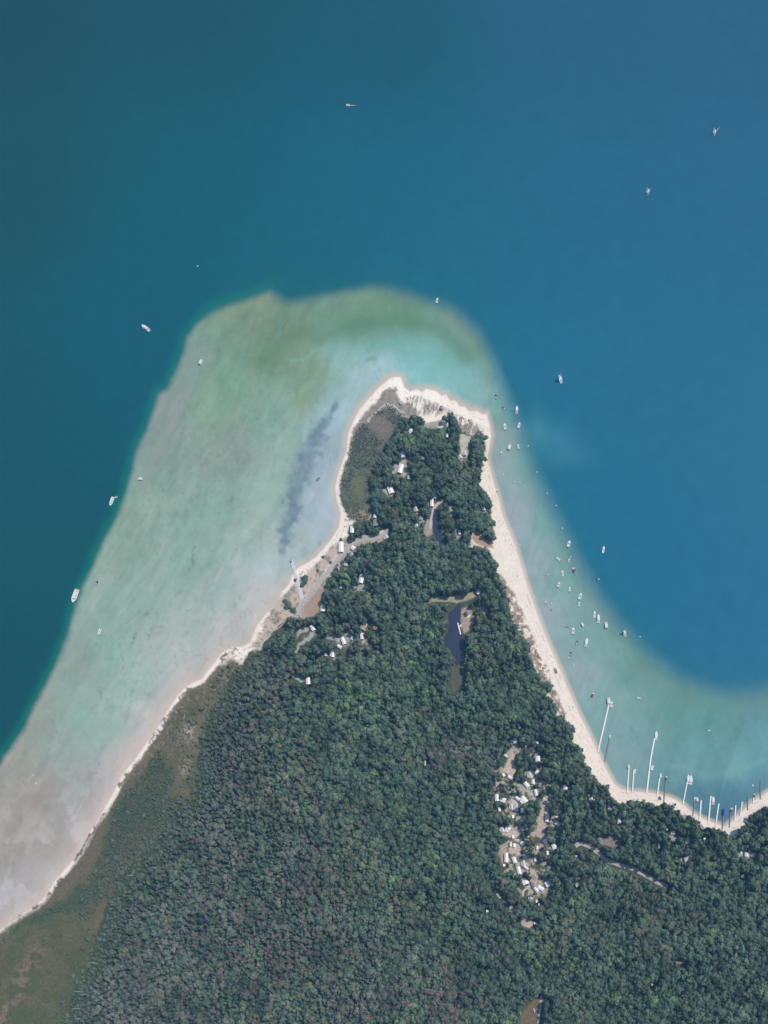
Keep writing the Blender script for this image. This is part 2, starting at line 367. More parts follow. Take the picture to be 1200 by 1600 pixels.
EASTDUNE = [(778,898),(786,900),(794,917),(802,926),(812,948),(819,962),(826,980),(832,990),(838,1006),(842,1022),(848,1034),(854,1042),(862,1062),(864,1072),(872,1082),(876,1096),(882,1112),(884,1124),(870,1120),(862,1100),(856,1078),(840,1066),(830,1040),(822,1020),(812,998),(800,975),(792,948),(782,918)]
TIPGREY = [(590,628),(600,610),(610,607),(619,606),(622,620),(628,632),(640,630),(650,640),(656,650),(640,652),(628,655),(612,640),(600,640),(585,650),(572,662),(560,676),(552,690),(549,704),(544,720),(540,736),(536,756),(540,742),(545,700),(552,668),(564,652),(578,636)]
WTIP = [(560,668),(575,656),(590,642),(604,634),(615,636),(630,652),(632,662),(622,680),(608,700),(590,725),(582,750),(586,770),(586,800),(575,812),(560,816),(546,812),(540,800),(532,780),(530,765),(534,745),(540,725),(546,708),(550,690)]
NTIP = [(632,622),(645,620),(660,622),(672,628),(690,634),(705,642),(715,648),(728,654),(742,660),(752,668),(757,682),(744,680),(730,684),(715,668),(700,655),(690,650),(660,650),(640,640)]
MEADOW = [(376,1034),(362,1052),(352,1085),(330,1118),(318,1148),(314,1190),(308,1232),(296,1250),(270,1238),(276,1210),(262,1180),(246,1170),(252,1150),(266,1122),(282,1100),(300,1086),(320,1070),(345,1040),(362,1030)]
SHRUBS = [(246,1168),(262,1182),(276,1212),(270,1240),(298,1250),(275,1268),(255,1292),(240,1328),(215,1345),(195,1372),(175,1400),(150,1420),(130,1440),(100,1425),(70,1442),(40,1450),(20,1470),(-5,1490),(-20,1470),(60,1420),(110,1400),(128,1378),(150,1352),(160,1320),(166,1290),(178,1262),(200,1230),(225,1200)]
BROWNSTRIP = [(164,1272),(166,1292),(160,1322),(150,1352),(126,1376),(100,1402),(60,1424),(20,1450),(-10,1475),(-200,1570),(-200,1550),(0,1462),(30,1440),(60,1420),(90,1385),(118,1352),(135,1325),(150,1290)]
OLIVE = [(-300,1700),(-200,1570),(-10,1488),(20,1470),(45,1450),(75,1442),(100,1428),(130,1436),(152,1465),(146,1500),(131,1527),(120,1560),(105,1602),(100,1700)]
WDUNE = [(428,942),(442,930),(455,918),(470,905),(490,886),(508,868),(520,852),(536,845),(548,838),(546,852),(530,868),(514,888),(498,908),(486,925),(470,945),(460,965),(446,972),(430,985),(412,1003),(398,1016),(388,1012),(402,990),(415,970)]

# ---------------------------------------------------------------- ground
def grid(x0, x1, y0, y1, step):
    xs = np.arange(x0, x1+0.01, step); ys = np.arange(y0, y1+0.01, step)
    return np.meshgrid(xs, ys)
def grid_faces(nx, ny):
    i = np.arange((nx-1)*(ny-1)); r = i // (nx-1); c = i % (nx-1); a = r*nx + c
    return np.stack([a, a+nx, a+nx+1, a+1], 1)

GX, GY = grid(-60, 1262, 560, 1700, 1.5)
gz = height(GX, GY)
gd = dist_line(SHORE, GX, GY); gin = inside(LANDP, GX, GY)
n_f = fbm(GX/3.0, GY/3.0, 21, 3); n_m = fbm(GX/9, GY/9, 31, 3); n_l = fbm(GX/40, GY/40, 41, 3)
jx = GX + (fbm(GX/5, GY/5, 51, 3)-0.5)*8 + (fbm(GX/17, GY/17, 52, 2)-0.5)*12*(GX < 420); jy = GY + (fbm(GX/5, GY/5, 61, 3)-0.5)*8 + (fbm(GX/17, GY/17, 62, 2)-0.5)*12*(GX < 420)
SAND = alb((236,221,211)); SANDW = alb((214,198,188))
col = np.zeros(GX.shape + (3,)) + SAND
col *= (0.90 + 0.10*n_m + 0.10*(n_f-.5)*2*.5 + 0.08*np.where(GX < 560, 1, 0) + 0.10*sstep(640, 600, GY)*1.0 + .10*sstep(690, 640, GY))[..., None]
wet = 1 - sstep(0.0, 3.0, gd)
col = col*(1-wet[..., None]) + SANDW*wet[..., None]
def blend(mask, tone, a=1.0, tone2=None, nz=None):
    global col
    t = alb(tone)
    if tone2 is not None: t = t*(1-nz[..., None]) + alb(tone2)*nz[..., None]
    m = (np.clip(mask, 0, 1)*a)[..., None]; col = col*(1-m) + t*m
def soft(poly, w=2.0, jit=True):
    return sstep(-w, w, sdist(poly, jx if jit else GX, jy if jit else GY))
wrack = sstep(.3, 1, np.sin(gd*1.1 + 5*fbm(GX/20, GY/20, 66, 2)))*sstep(.52, .66, fbm(GX/5, GY/5, 67, 3))*sstep(2, 4, gd)*(1-sstep(14, 20, gd))
blend(wrack, (176,160,148), .55)
forest_floor = soft(FOREST, 2)
inland = sstep(6.5, 10, gd + (n_f-.5)*3)*(((GX < 400) & (GY > 1040)) | (GX > 1350))
blend(inland, (112,102,90), 1, (96,98,80), sstep(.4, .65, n_m))
blend(soft([(455,968),(470,950),(487,930),(505,908),(520,888),(538,864),(552,850),(570,840),(604,836),(606,858),(575,858),(552,868),(535,885),(522,905),(512,930),(500,965)], 2), (186,168,156), 1, (160,146,136), n_m)
blend(soft(MEADOW, 7), (92,96,80), 1, (108,103,90), sstep(.35, .65, n_l))
pale = np.exp(-(((GX-297)/14)**2 + ((GY-1145)/16)**2)) + 0.7*np.exp(-(((GX-292)/9)**2 + ((GY-1200)/14)**2))
blend(pale*sstep(.42, .62, n_f), (176,160,150))
blend(soft(SHRUBS, 9), (79,94,78), 1, (100,99,86), sstep(.4, .7, n_m*.5+n_l*.5))
blend(soft(BROWNSTRIP, 6), (100,98,86), .85, (114,105,94), n_m)
blend(soft(OLIVE, 7), (86,94,76), 1, (98,97,81), sstep(.42, .70, n_l*.7+n_m*.3))
pale = np.exp(-(((GX-20-(1560-GY)*0.5)/16)**2))*sstep(1430, 1520, GY)*inside(OLIVE, GX, GY)
blend(pale*sstep(.45, .6, n_m), (132,112,102), .8)
blend(soft(WDUNE, 3), (196,176,164), 1, (150,142,132), sstep(.5, .66, n_m))
blend(soft(WTIP, 3), (88,100,92), 1, (104,110,100), sstep(.4, .65, n_f*.5+n_m*.5))
blend(np.exp(-((((GX-596)*.8+(GY-668)*.6)/24)**2 + (((GX-596)*.6-(GY-668)*.8)/15)**2))*1.2*inside(WTIP, GX, GY), (128,118,115), .9)
blend(np.exp(-(((GX-568)/13)**2 + ((GY-805)/9)**2)), (150,135,120), .9)
blend(np.exp(-(((GX-560)/12)**2 + ((GY-762)/20)**2))*inside(WTIP, GX, GY), (112,116,92), .85)
blend(soft(TIPGREY, 2.5), (146,140,134), .95, (120,120,112), sstep(.4, .7, n_f))
crest = dist_line([(572,662),(582,650),(594,640),(604,633),(614,635),(624,643),(632,648)], jx, jy)
blend(1-sstep(0.8, 2.4, crest), (196,184,174), .9)
ne = fbm(GX/2.2 + GY/9, GY/12, 77, 3)
blend(soft(NTIP, 4)*sstep(.30, .6, ne), (156,146,138), .95, (118,120,110), sstep(.5, .7, n_f))
blend(soft(EASTDUNE, 2)*sstep(.34, .5, fbm(GX/4, GY/5, 93, 3)), (164,148,140), .95, (124,112,106), sstep(.4, .65, n_f))
# scattered beach grass
tuft = sstep(.62, .72, fbm(GX/3.4, GY/3.4, 101, 2))*sstep(5, 9, gd)
wsh = inside([(0,1700),(-60,1400),(0,1300),(330,980),(545,800),(560,830),(520,900),(400,1040),(300,1110),(180,1260),(0,1480)], GX, GY)
blend(tuft*wsh, (140,128,118), .8)
debrisline = dist_line([(186,1226),(200,1210),(216,1190),(230,1170),(244,1150),(262,1122),(276,1098),(296,1080),(318,1068),(334,1050),(350,1026),(366,1016)], jx, jy)  # dark line of vegetated debris along the western beach
blend((1-sstep(1.5, 4.5, debrisline))*sstep(.36, .5, n_m*.5+n_f*.5), (122,112,106), .95)
ln2 = dist_line([(20,1436),(60,1414),(90,1384),(118,1347),(132,1324),(147,1296),(160,1272)], jx, jy)
blend((1-sstep(1, 3.2, ln2))*sstep(.42, .5, n_m), (104,100,92), .95)
FLOOR = alb((70,84,72))
ff = (forest_floor*0.97)[..., None]; col = col*(1-ff) + FLOOR*ff
# camp ground glade between the cottages
glade = sstep(-8, 10, sdist([(772,1165),(850,1155),(880,1240),(872,1330),(860,1400),(820,1405),(778,1360),(770,1250)], jx, jy))
blend(glade*sstep(.44, .58, fbm(GX/6, GY/6, 111, 3)), (184,170,162), .85)
hw = sstep(-5, 8, sdist([(505,870),(530,985),(600,990),(585,1030),(500,1035),(455,1030),(450,985),(505,968)], jx, jy))
blend(hw*sstep(.58, .68, fbm(GX/7, GY/7, 113, 3)), (150,142,134), .7)
yard = np.zeros(GX.shape)
for (hx_, hy_) in [(740+x/5, 1140+y/5) for x, y in [(325,97),(502,238),(442,362),(465,415),(415,438),(487,500),(635,415),(712,460),(395,556),(230,556),(183,540),(560,562),(270,780),(227,788),(380,890),(290,902),(320,1025),(355,1105),(392,1052),(480,1022),(495,930),(630,920),(560,884),(585,1092),(403,1190),(583,1208),(525,1243),(488,1253),(445,1315),(655,740)]] + [(553,862),(552,873),(542,886),(566,915),(555,920),(535,920),(490,990),(480,1000),(569,985),(567,1003),(538,1008),(521,1028),(548,1000),(560,985),(515,1012),(530,1000),(643,680),(631,720),(627,744),(611,774),(675,792),(651,803),(659,817),(588,815),(652,829),(700,672),(720,720),(757,800),(1051,1308),(1074,1320),(989,1298),(1074,1345),(1091,1332),(1165,1338),(1155,1336),(1177,1340),(910,1300),(937,1316),(884,1235),(929,1252)]:
    yard = np.maximum(yard, np.exp(-(((GX-hx_)/5.0)**2 + ((GY-hy_)/5.0)**2)))
blend(yard*sstep(.32, .5, n_f)*1.1, (196,184,175), .95)
for nm, (pl, tone) in CLEAR.items():
    if nm.startswith(('camp', 'cot', 'tip', 'loop')): tone = tuple(min(236, int(v*1.07)) for v in (tone[0]*.98, tone[1]*1.03, tone[2]*1.05))
    blend(sstep(-1.2, 1.2, sdist(pl, jx*0.4+GX*0.6, jy*0.4+GY*0.6)), tone, 1, tuple(int(v*0.88) for v in tone), n_f)
isbeach_v = gin & (forest_floor < 0.5)
for pl in (MEADOW, SHRUBS, BROWNSTRIP, OLIVE, WTIP): isbeach_v &= ~inside(pl, GX, GY)
ny, nx = GX.shape
F = grid_faces(nx, ny)
V = np.stack([wx(GX).ravel(), wy(GY).ravel(), gz.ravel()], 1); CC = np.clip(col, 0.004, 0.9).reshape(-1, 3)
fin = gin.ravel()[F].any(1); fb = isbeach_v.ravel()[F].sum(1) >= 3; bedf = ~gin.ravel()[F].all(1)
def sub(name, sel, mat, smooth=True, colr=CC):
    f = F[sel]; u, inv = np.unique(f.ravel(), return_inverse=True)
    return mesh_np(name, V[u], inv.reshape(-1, 4)[:, ::1], mat, smooth=smooth, col=colr[u])
tag(sub('beach', fb & fin, M['sand']), kind='structure')
tag(sub('ground', fin & ~fb, M['ground']), kind='structure')
BED = CC*0 + alb((190,180,165))
tag(sub('lakebed', ~fin, M['bed'], colr=BED), kind='structure')
# the land and lake bed beyond the map sheet, out to the horizon
def ring(name, z, mat, colr, x0, x1, y0, y1, R, step, hfun=None):
    vs = []; fs = []; cs = []
    for (a0, a1, b0, b1) in ((-R, x0, -R, R), (x1, R, -R, R), (x0, x1, -R, y0), (x0, x1, y1, R)):
        if a1 <= a0 or b1 <= b0: continue
        nxx = max(2, int((a1-a0)/step)+1); nyy = max(2, int((b1-b0)/step)+1)
        gx, gy = np.meshgrid(np.linspace(a0, a1, nxx), np.linspace(b0, b1, nyy))
        pz = hfun(gx/MPP+600, 800-gy/MPP) if hfun else np.full(gx.shape, z)
        n0 = sum(len(v) for v in vs)
        vs.append(np.stack([gx.ravel(), gy.ravel(), pz.ravel()], 1)); fs.append(grid_faces(nxx, nyy)[:, ::-1] + n0)
        cs.append(colr(gx/MPP+600, 800-gy/MPP).reshape(-1, 3))
    return mesh_np(name, np.concatenate(vs), np.concatenate(fs), mat, smooth=True, col=np.concatenate(cs))
def outer_land_h(X, Y):
    h = height(X, Y); return np.where(inside(LANDP, X, Y), h, -2.5)
def outer_land_c(X, Y):
    r = np.zeros(X.shape+(3,)) + alb((70,86,74)); r *= (0.8+0.4*fbm(X/40, Y/40, 7))[..., None]; return r
bx0, bx1 = wx(-60), wx(-60+1.5*(nx-1)); by1, by0 = wy(560), wy(560+1.5*(ny-1))
tag(ring('terrain', 0, M['ground'], outer_land_c, bx0, bx1, by0, by1, 5000, 40, outer_land_h), kind='structure')

# ---------------------------------------------------------------- lake
def lake_colour(X, Y):
    D = field(DEEP_GLINT, X, Y, 4.0, 120.0)
    wxx = X + (fbm(X/30, Y/30, 3)-.5)*14; wyy = Y + (fbm(X/30, Y/30, 13)-.5)*14
    S = field(SHC, wxx, wyy, 4.0, 24.0)
    d, w = dist_line(SHOAL, X + (fbm(X/16, Y/16, 23)-.5)*5, Y + (fbm(X/16, Y/16, 33)-.5)*5, False, SHW)
    sd = np.where(inside(SHOALP, X, Y), d, -d)
    sh = dist_line(SHORE, X, Y)
    west = 1 - sstep(480, 640, X)
    # streaks left by currents, lying along the shore
    ang = np.where(X < 560, math.radians(-62), math.radians(62))
    u = X*np.cos(ang) + Y*np.sin(ang)*1; v = -X*np.sin(ang) + Y*np.cos(ang)
    wq = (fbm(X/45, Y/45, 71, 3) - .5)*60
    st = fbm((u+wq)/60, (v+wq*.5)/10, 83, 4) - .5
    pt = .5*(fbm((X+wq*.5)/22, (Y-wq*.4)/26, 87, 5) - .5) + .5*(.5-np.abs(fbm((u+wq)/40, (v-wq*.6)/15, 95, 4)-.5)*4)*.5*(fbm(X/60, Y/60, 96, 2) > .3)
    fine = fbm(X/5, Y/5, 89, 3) - .5
    amp = np.where(X < 560, 1.0, 0.55)
    S = S*(1 + amp*(0.15*st + 0.26*pt + 0.10*fine + 0.13*(fbm((u+wq*.7)/26, (v+wq*.35)/3.4, 127, 2)-.5)*sstep(.35, .6, fbm(X/50, Y/50, 128, 2))))[..., None]
    S[..., 0] *= 1 + 0.16*amp*st; S[..., 0] *= 1 + .14*amp*pt
    bl = sstep(.50, .56, fbm((u+wq*.6)/34, (v-wq*.4)/20, 121, 4))*(1-sstep(150, 240, X))*sstep(1170, 1230, Y)*.4
    S = S*(1-bl[..., None]) + s2l((148,144,140))*bl[..., None]
    for pts, rr, tone, am in (([(500,530),(530,514),(570,504),(620,500),(670,510),(708,532),(728,560)], 13, (98,136,120), .55), ([(408,570),(430,545),(455,528),(480,515)], 10, (106,134,118), .5),
            ([(470,470),(540,462),(600,455),(660,474),(712,504),(745,545),(765,600)], 7, (132,156,142), .5), ([(452,566),(472,560),(490,548),(520,540)], 1.8, (128,176,162), .6), ([(560,545),(620,538),(680,552),(730,588)], 9, (124,176,170), .5),
            ([(340,500),(380,478),(415,462)], 9, (138,156,134), .5), ([(300,600),(270,650),(245,710),(225,760)], 9, (146,154,154), .5), ([(470,640),(488,610),(500,590)], 9, (138,156,132), .3), ([(372,640),(340,690),(318,740)], 7, (146,160,152), .35),
            ([(452,700),(430,760),(400,830)], 10, (160,182,172), .4), ([(520,760),(500,810),(488,850)], 10, (176,192,200), .5), ([(430,905),(370,960),(300,1030),(262,1075)], 12, (190,188,186), .4)):
        dd = dist_line(pts, wxx*.7+X*.3, wyy*.7+Y*.3); mm = np.exp(-(dd/rr)**2)*am*(.6+.8*(pt+.5))
        mm = np.clip(mm, 0, 1); S = S*(1-mm[..., None]) + s2l(tone)*mm[..., None]
    # weed beds
    wd, ww = dist_line([(524,632),(508,655),(494,680),(480,715),(466,750),(456,790),(448,830),(446,862)], wxx, wyy, False, [4,7,11,13,13,12,10,5])
    wm = (1-sstep(0.05, 1.9, wd/np.maximum(ww, 1) + (fbm(X/9, Y/9, 97, 4)-.5)*2.6))*(.35+.55*fbm(X/8, Y/14, 98, 3))*1.15
    S = S*(1-wm[..., None]) + s2l((106,130,150))*wm[..., None]
    w2 = (1-sstep(1, 7, dist_line([(574,562),(586,560)], X, Y)))*.45
    S = S*(1-w2[..., None]) + s2l((105,140,148))*w2[..., None]
    for pts, rr, am in (([(305,850),(302,868),(301,884)], 2.2, .5), ([(213,990),(204,1012)], 2.0, .45), ([(195,1040),(186,1003)], 1.4, .3), ([(238,950),(226,962)], 2.5, .35), ([(158,1078),(157,1090)], 2, .35),
                        ([(986,1136),(996,1152)], 3, .25), ([(253,758),(257,768)], 1.5, .35), ([(365,770),(358,792)], 1.3, .35), ([(503,845),(494,856),(500,849)], 1.5, .45), ([(276,930),(286,925)],2,.25), ([(240,975),(232,1000)],1.6,.3)):
        mm = (1-sstep(rr*.4, rr*1.8, dist_line(pts, wxx*.3+X*.7, wyy*.3+Y*.7)))*am*sstep(.3, .6, fbm(X/3, Y/3, 99, 2))
        S = S*(1-mm[..., None]) + s2l((92,112,112))*mm[..., None]
    sp = sstep(.70, .80, fbm(wxx/4.5+u/40, wyy/4.5, 129, 2))*sstep(.4, .6, fbm(X/60, Y/60, 130, 2))*.22*(X < 600)
    S = S*(1-sp[..., None]) + s2l((96,118,118))*sp[..., None]
    # pinkish sand seen through ankle-deep water
    pk = (1-sstep(1, np.where(X > 764, 8, 13), sh))*0.8
    pk2 = (1-sstep(4, 48, sh))*.42*(X < 470)*sstep(960, 1080, Y)*(.6+.8*(pt+.5))
    S = S*(1-pk2[..., None]) + s2l((204,188,182))*pk2[..., None]
    pk = pk*np.where((X > 560) | (Y > 1040) | (Y < 700), 1.0, .75)
    S = S*(1-pk[..., None]) + s2l((205,188,178))*pk[..., None]
    # bands of slightly deeper water in the bay on the right
    bay = sstep(960, 1050, X)*sstep(1085, 1130, Y)*(1-sstep(1215, 1240, Y))
    S *= (1 - 0.10*bay*sstep(.5, .75, fbm((X*.94+Y*.34)/16, (Y*.94-X*.34)/110, 105, 2)))[..., None]
    ridge = (1-sstep(2, 9, dist_line([(1040,1195),(1080,1208),(1120,1212),(1150,1204),(1190,1190)], wxx, wyy)))*.07
    S = S*(1-ridge[..., None]) + s2l((160,190,190))*ridge[..., None]
    # pale plumes
    for cx, cy, rx, ry, am in ((862,682,34,22,.20),(880,712,42,20,.14),(838,668,14,26,.22),(438,510,3,28,.35),(395,478,4,16,.3),(520,492,30,7,.2)):
        g = np.exp(-(((X-cx)/rx)**2 + ((Y-cy)/ry)**2))*am
        t = s2l((105,170,185)); D = D*(1-g[..., None]) + t*g[..., None]; S = S*(1-g[..., None]) + s2l((100,155,150))*g[..., None]
    S = S*(1 + .10*sstep(760, 800, X)*(1-sstep(1215, 1245, Y)))[..., None]
    t = sstep(-0.8, 1.0, sd/w)
    # green halo where the shoal drops off
    rip = np.sin((X*.94 + Y*.34 + (fbm(X/30, Y/30, 125, 2)-.5)*16)/2.4)*sstep(.45, .65, fbm(X/24, Y/60, 126, 2))*(X > 760)*sstep(6, 16, sh)*(1-sstep(40, 80, sh))
    S = S*(1+.035*rip)[..., None]
    ha = np.exp(-((sd + w*0.9)/(w*1.0))**2)*np.where(X < 430, .5, .12)
    D = D*(1-ha[..., None]) + s2l((40,128,122))*ha[..., None]
    edge = np.exp(-((sd-w*.4)/(w*.9))**2)*np.where(X > 600, .30, .0)
    S = S*(1-edge[..., None]) + s2l((98,132,124))*edge[..., None]
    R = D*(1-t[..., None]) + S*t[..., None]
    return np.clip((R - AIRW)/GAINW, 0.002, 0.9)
GAINW = np.array([0.965, 0.955, 0.99]); AIRW = np.array([0.0170, 0.041, 0.080])
WX, WY = grid(-60, 1262, -60, 1660, 2.0)
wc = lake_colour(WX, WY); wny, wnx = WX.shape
WV = np.stack([wx(WX).ravel(), wy(WY).ravel(), np.zeros(WX.size)], 1)
WF = grid_faces(wnx, wny)
deepland = (inside(LANDP, WX, WY) & (dist_line(SHORE, WX, WY) > 8)).ravel()[WF].all(1)
wf = WF[~deepland]; u, inv = np.unique(wf.ravel(), return_inverse=True)
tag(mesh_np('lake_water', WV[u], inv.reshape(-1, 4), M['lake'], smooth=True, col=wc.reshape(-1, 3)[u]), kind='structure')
ox0, ox1 = wx(-60), wx(-60+2.0*(wnx-1)); oy1, oy0 = wy(-60), wy(-60+2.0*(wny-1))
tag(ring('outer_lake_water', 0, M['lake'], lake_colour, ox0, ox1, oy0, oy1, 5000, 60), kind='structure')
mb = MB(); pp = [(wx(x), wy(y), POND_Z) for x, y in [(715,938),(704,950),(693,960),(693,985),(686,1000),(688,1015),(700,1022),(702,1038),(710,1050),(722,1048),(732,1026),(736,1005),(726,990),(723,975),(724,957),(726,942)]]
mb.add(pp, [tuple(reversed(range(len(pp))))]); tag(mb.build('pond_water', M['pond']), kind='structure')

z2 = float(height(np.array([[684.0]]), np.array([[825.0]]))[0, 0]) + .35
mb = MB(); pp = [(wx(x), wy(y), z2) for x, y in [(679,797),(676,813),(678,832),(683,849),(690,858),(696,855),(691,843),(689,827),(689,812),(686,798)]]
mb.add(pp, [tuple(range(len(pp)))]); tag(mb.build('small_pond_water', M['pond']), kind='structure')

# ---------------------------------------------------------------- roads draped on the ground
def hz(px, py): return float(height(np.array([[float(px)]]), np.array([[float(py)]]))[0, 0])
def resample(pts, step):
    out = []
    for (x0, y0), (x1, y1) in zip(pts[:-1], pts[1:]):
        n = max(1, int(math.hypot(x1-x0, y1-y0)/step))
        for i in range(n): out.append((x0+(x1-x0)*i/n, y0+(y1-y0)*i/n))
    out.append(pts[-1]); return out
def strip(name, pts, w, mat, lift=0.16, seed=0):
    P = resample(pts, 2.0)
    for _ in range(3): P = [P[0]] + [((P[i-1][0]+2*P[i][0]+P[i+1][0])/4, (P[i-1][1]+2*P[i][1]+P[i+1][1])/4) for i in range(1, len(P)-1)] + [P[-1]]
    rr = random.Random(seed); L = []
    for i, (x, y) in enumerate(P):
        a = P[max(0, i-1)]; b = P[min(len(P)-1, i+1)]; dx, dy = b[0]-a[0], b[1]-a[1]; l = math.hypot(dx, dy); nx_, ny_ = -dy/l, dx/l
        row = []
        for k in range(5):
            t = (k/4-.5)*w/MPP*(1+rr.uniform(-.12, .12)*(k in (0, 4))); row.append((x+nx_*t, y+ny_*t))
        L.append(row)
    A = np.array(L); H = height(A[..., 0], A[..., 1]) + lift
    V_ = np.stack([wx(A[..., 0]).ravel(), wy(A[..., 1]).ravel(), H.ravel()], 1)
    return mesh_np(name, V_, grid_faces(5, len(P)), mat, smooth=True)
for i, (nm, pts, w) in enumerate(ROADS):
    tag(strip(nm, pts, w, M['road' if nm == 'road' else 'path'], 0.16, i), kind='structure')

# ---------------------------------------------------------------- labels that single one thing out
LM = [(617,600,'the northern sand tip'),(712,990,'the dark pond'),(770,845,'the sandy beach access'),(692,784,'the curved track end'),(488,945,'the brown sand triangle'),(464,905,'the concrete ramp pier'),
(534,857,'the long shoreside cottage'),(627,736,'the white tip cottage pair'),(611,768,'the lone pale tip cottage'),(566,907,'the white roofed inland cottage'),(569,981,'the tan roofed cottage'),(483,1066,'the isolated western cottage'),
(799,1195,'the upper camp track'),(846,1290,'the pink sand camp lane'),(806,1312,'the central camp sand'),(826,1443,'the lower sand clearing'),(800,1340,'the square camp clearing'),(830,1235,'the crowded camp glade'),
(960,1316,'the round brown clearing'),(950,1345,'the pale bend of road'),(1040,1384,'the east end of road'),(952,1264,'the cottage above the grass lane'),(1011,1238,'the longest pier foot'),(1133,1296,'the bay corner beach'),
(1074,1342,'the pale eastern roof'),(1061,1504,'the orange roofed cabin'),(840,1575,'the brown southern meadow'),(604,1098,'the orange lone cabin'),(297,1145,'the bare western patch'),(164,1280,'the brown shore strip'),
(120,1500,'the olive western meadow'),(830,1020,'the tufted east dune'),(587,843,'the shore road end'),(498,748,'the grey weed bed'),(720,710,'the sandy tip glade'),(1166,1336,'the far eastern cottages'),(405,1010,'the white shore fence'),
(730,970,'the pond sandbar'),(700,937,'the yellowish pond track'),(900,1170,'the bulge of beach'),(665,1194,'the bare forest gap'),(350,1400,'the dead snag stand')]
USED = set()
def where(px, py, lm):
    dx, dy = px-lm[0], py-lm[1]; d = math.hypot(dx, dy)
    a = (math.degrees(math.atan2(-dy, dx)) + 360) % 360
    di = ['right of', 'above right of', 'above', 'above left of', 'left of', 'below left of', 'below', 'below right of'][int((a+22.5)//45) % 8]
    q = 'just ' if d < 22 else ('' if d < 60 else ('well ' if d < 120 else 'far '))
    return q + di + ' ' + lm[2]
def uniq(base, px, py, lms=None):
    l2 = sorted(lms or LM, key=lambda l: (l[0]-px)**2 + (l[1]-py)**2)
    for lm in l2[:4]:
        s = base + ' ' + where(px, py, lm)
        if s not in USED: USED.add(s); return s
    for i in range(5):
        for j in range(i+1, 6):
            s = base + ' between ' + l2[i][2] + ' and ' + l2[j][2]
            if s not in USED and len(s.split()) <= 16: USED.add(s); return s
    for lm in l2:
        s = base + ' ' + where(px, py, lm)
        if s not in USED: USED.add(s); return s
    return base + ' ' + where(px, py, l2[0])

# ---------------------------------------------------------------- cottages
# ---- COTTAGES
def make_cottage(name, roof, wall, L=10.0, W=7.0, porch=False, chimney=False):
    root = empty(name, (0, 0, 0)); h = 2.7; rz = 1.1
    m = MB(); m.add([(-W/2,-L/2,0),(W/2,-L/2,0),(W/2,L/2,0),(-W/2,L/2,0),(-W/2,-L/2,h),(W/2,-L/2,h),(W/2,L/2,h),(-W/2,L/2,h),(0,-L/2,h+rz*.93),(0,L/2,h+rz*.93)],
        [(0,1,5,8,4),(3,7,9,6,2),(0,4,7,3),(1,2,6,5)]); m.build('wall', M[wall], root)
    o = .5; m = MB()
    for s in (-1, 1):
        m.add([(s*(W/2+o), -L/2-o, h-.22),(s*(W/2+o), L/2+o, h-.22),(0, L/2+o, h+rz),(0,-L/2-o,h+rz),(s*(W/2+o), -L/2-o, h-.07),(s*(W/2+o), L/2+o, h-.07),(0, L/2+o, h+rz+.15),(0,-L/2-o,h+rz+.15)],
              [(0,1,2,3),(4,5,6,7),(0,1,5,4),(1,2,6,5),(3,0,4,7)])
    r = m.build('roof', M[roof], root)
    if chimney:
        MB().box(W*.18-.4, W*.18+.4, L*.2-.4, L*.2+.4, h+.4, h+rz+1.0).build('chimney', M['brick'], r)
    d = MB().box(W/2+.003, W/2+.08, -.5, .5, .05, 2.1).build('door', M['door'], root)
    MB().tube((W/2+.08, .35, 1.0), (W/2+.16, .35, 1.0), .05).build('handle', M['alu'], d)
    for sx, y in ((1, -L*.3), (1, L*.3), (-1, -L*.3), (-1, L*.3)):
        x0, x1 = (W/2+.003, W/2+.05) if sx > 0 else (-W/2-.05, -W/2-.003)
        MB().box(x0, x1, y-.6, y+.6, 1.0, 2.0).build('window', M['glass'], root)
    if porch:
        m = MB().box(-W/2-2.6, -W/2-.01, -L*.3, L*.3, .2, .35)
        for y in (-L*.28, 0, L*.28): m.tube((-W/2-2.4, y, .3), (-W/2-2.4, y, 2.2), .08)
        m.build('porch', M['dockwood'], root)
        MB().box(-W/2-2.7, -W/2-.52, -L*.32, L*.32, 2.2, 2.3).build('porch_roof', M[roof], root)
    return root
COT = {
 'w': make_cottage('cottage', 'roofwhite', 'wallwhite', chimney=False), 'wp': make_cottage('cottage', 'roofwhite', 'walltan', porch=True, chimney=True),
 'p': make_cottage('cottage', 'roofpale', 'wallwhite', porch=True), 'g': make_cottage('cottage', 'roofgrey', 'walltan', chimney=True),
 't': make_cottage('cottage', 'rooftan', 'walltan', porch=True), 'r': make_cottage('cottage', 'roofrust', 'walltan'),
}
def make_shed():
    root = empty('shed', (0, 0, 0))
    m = MB(); m.add([(-1.5,-2,0),(1.5,-2,0),(1.5,2,0),(-1.5,2,0),(-1.5,-2,2.5),(1.5,-2,2.1),(1.5,2,2.1),(-1.5,2,2.5)], [(0,1,5,4),(1,2,6,5),(2,3,7,6),(3,0,4,7)]); m.build('wall', M['wallwhite'], root)
    m = MB(); m.add([(-1.8,-2.3,2.56),(1.8,-2.3,2.08),(1.8,2.3,2.08),(-1.8,2.3,2.56),(-1.8,-2.3,2.68),(1.8,-2.3,2.2),(1.8,2.3,2.2),(-1.8,2.3,2.68)], [(0,1,2,3),(4,5,6,7),(0,1,5,4),(1,2,6,5),(2,3,7,6),(3,0,4,7)]); m.build('roof', M['roofwhite'], root)
    MB().box(1.503, 1.56, -.5, .5, .05, 1.9).build('door', M['door'], root); return root
SHED = make_shed()
used_proto = {}
WORD = {'w': 'white roofed', 'wp': 'white roofed', 'p': 'pale grey roofed', 'g': 'weathered grey roofed', 't': 'tan roofed', 'r': 'rust orange roofed'}
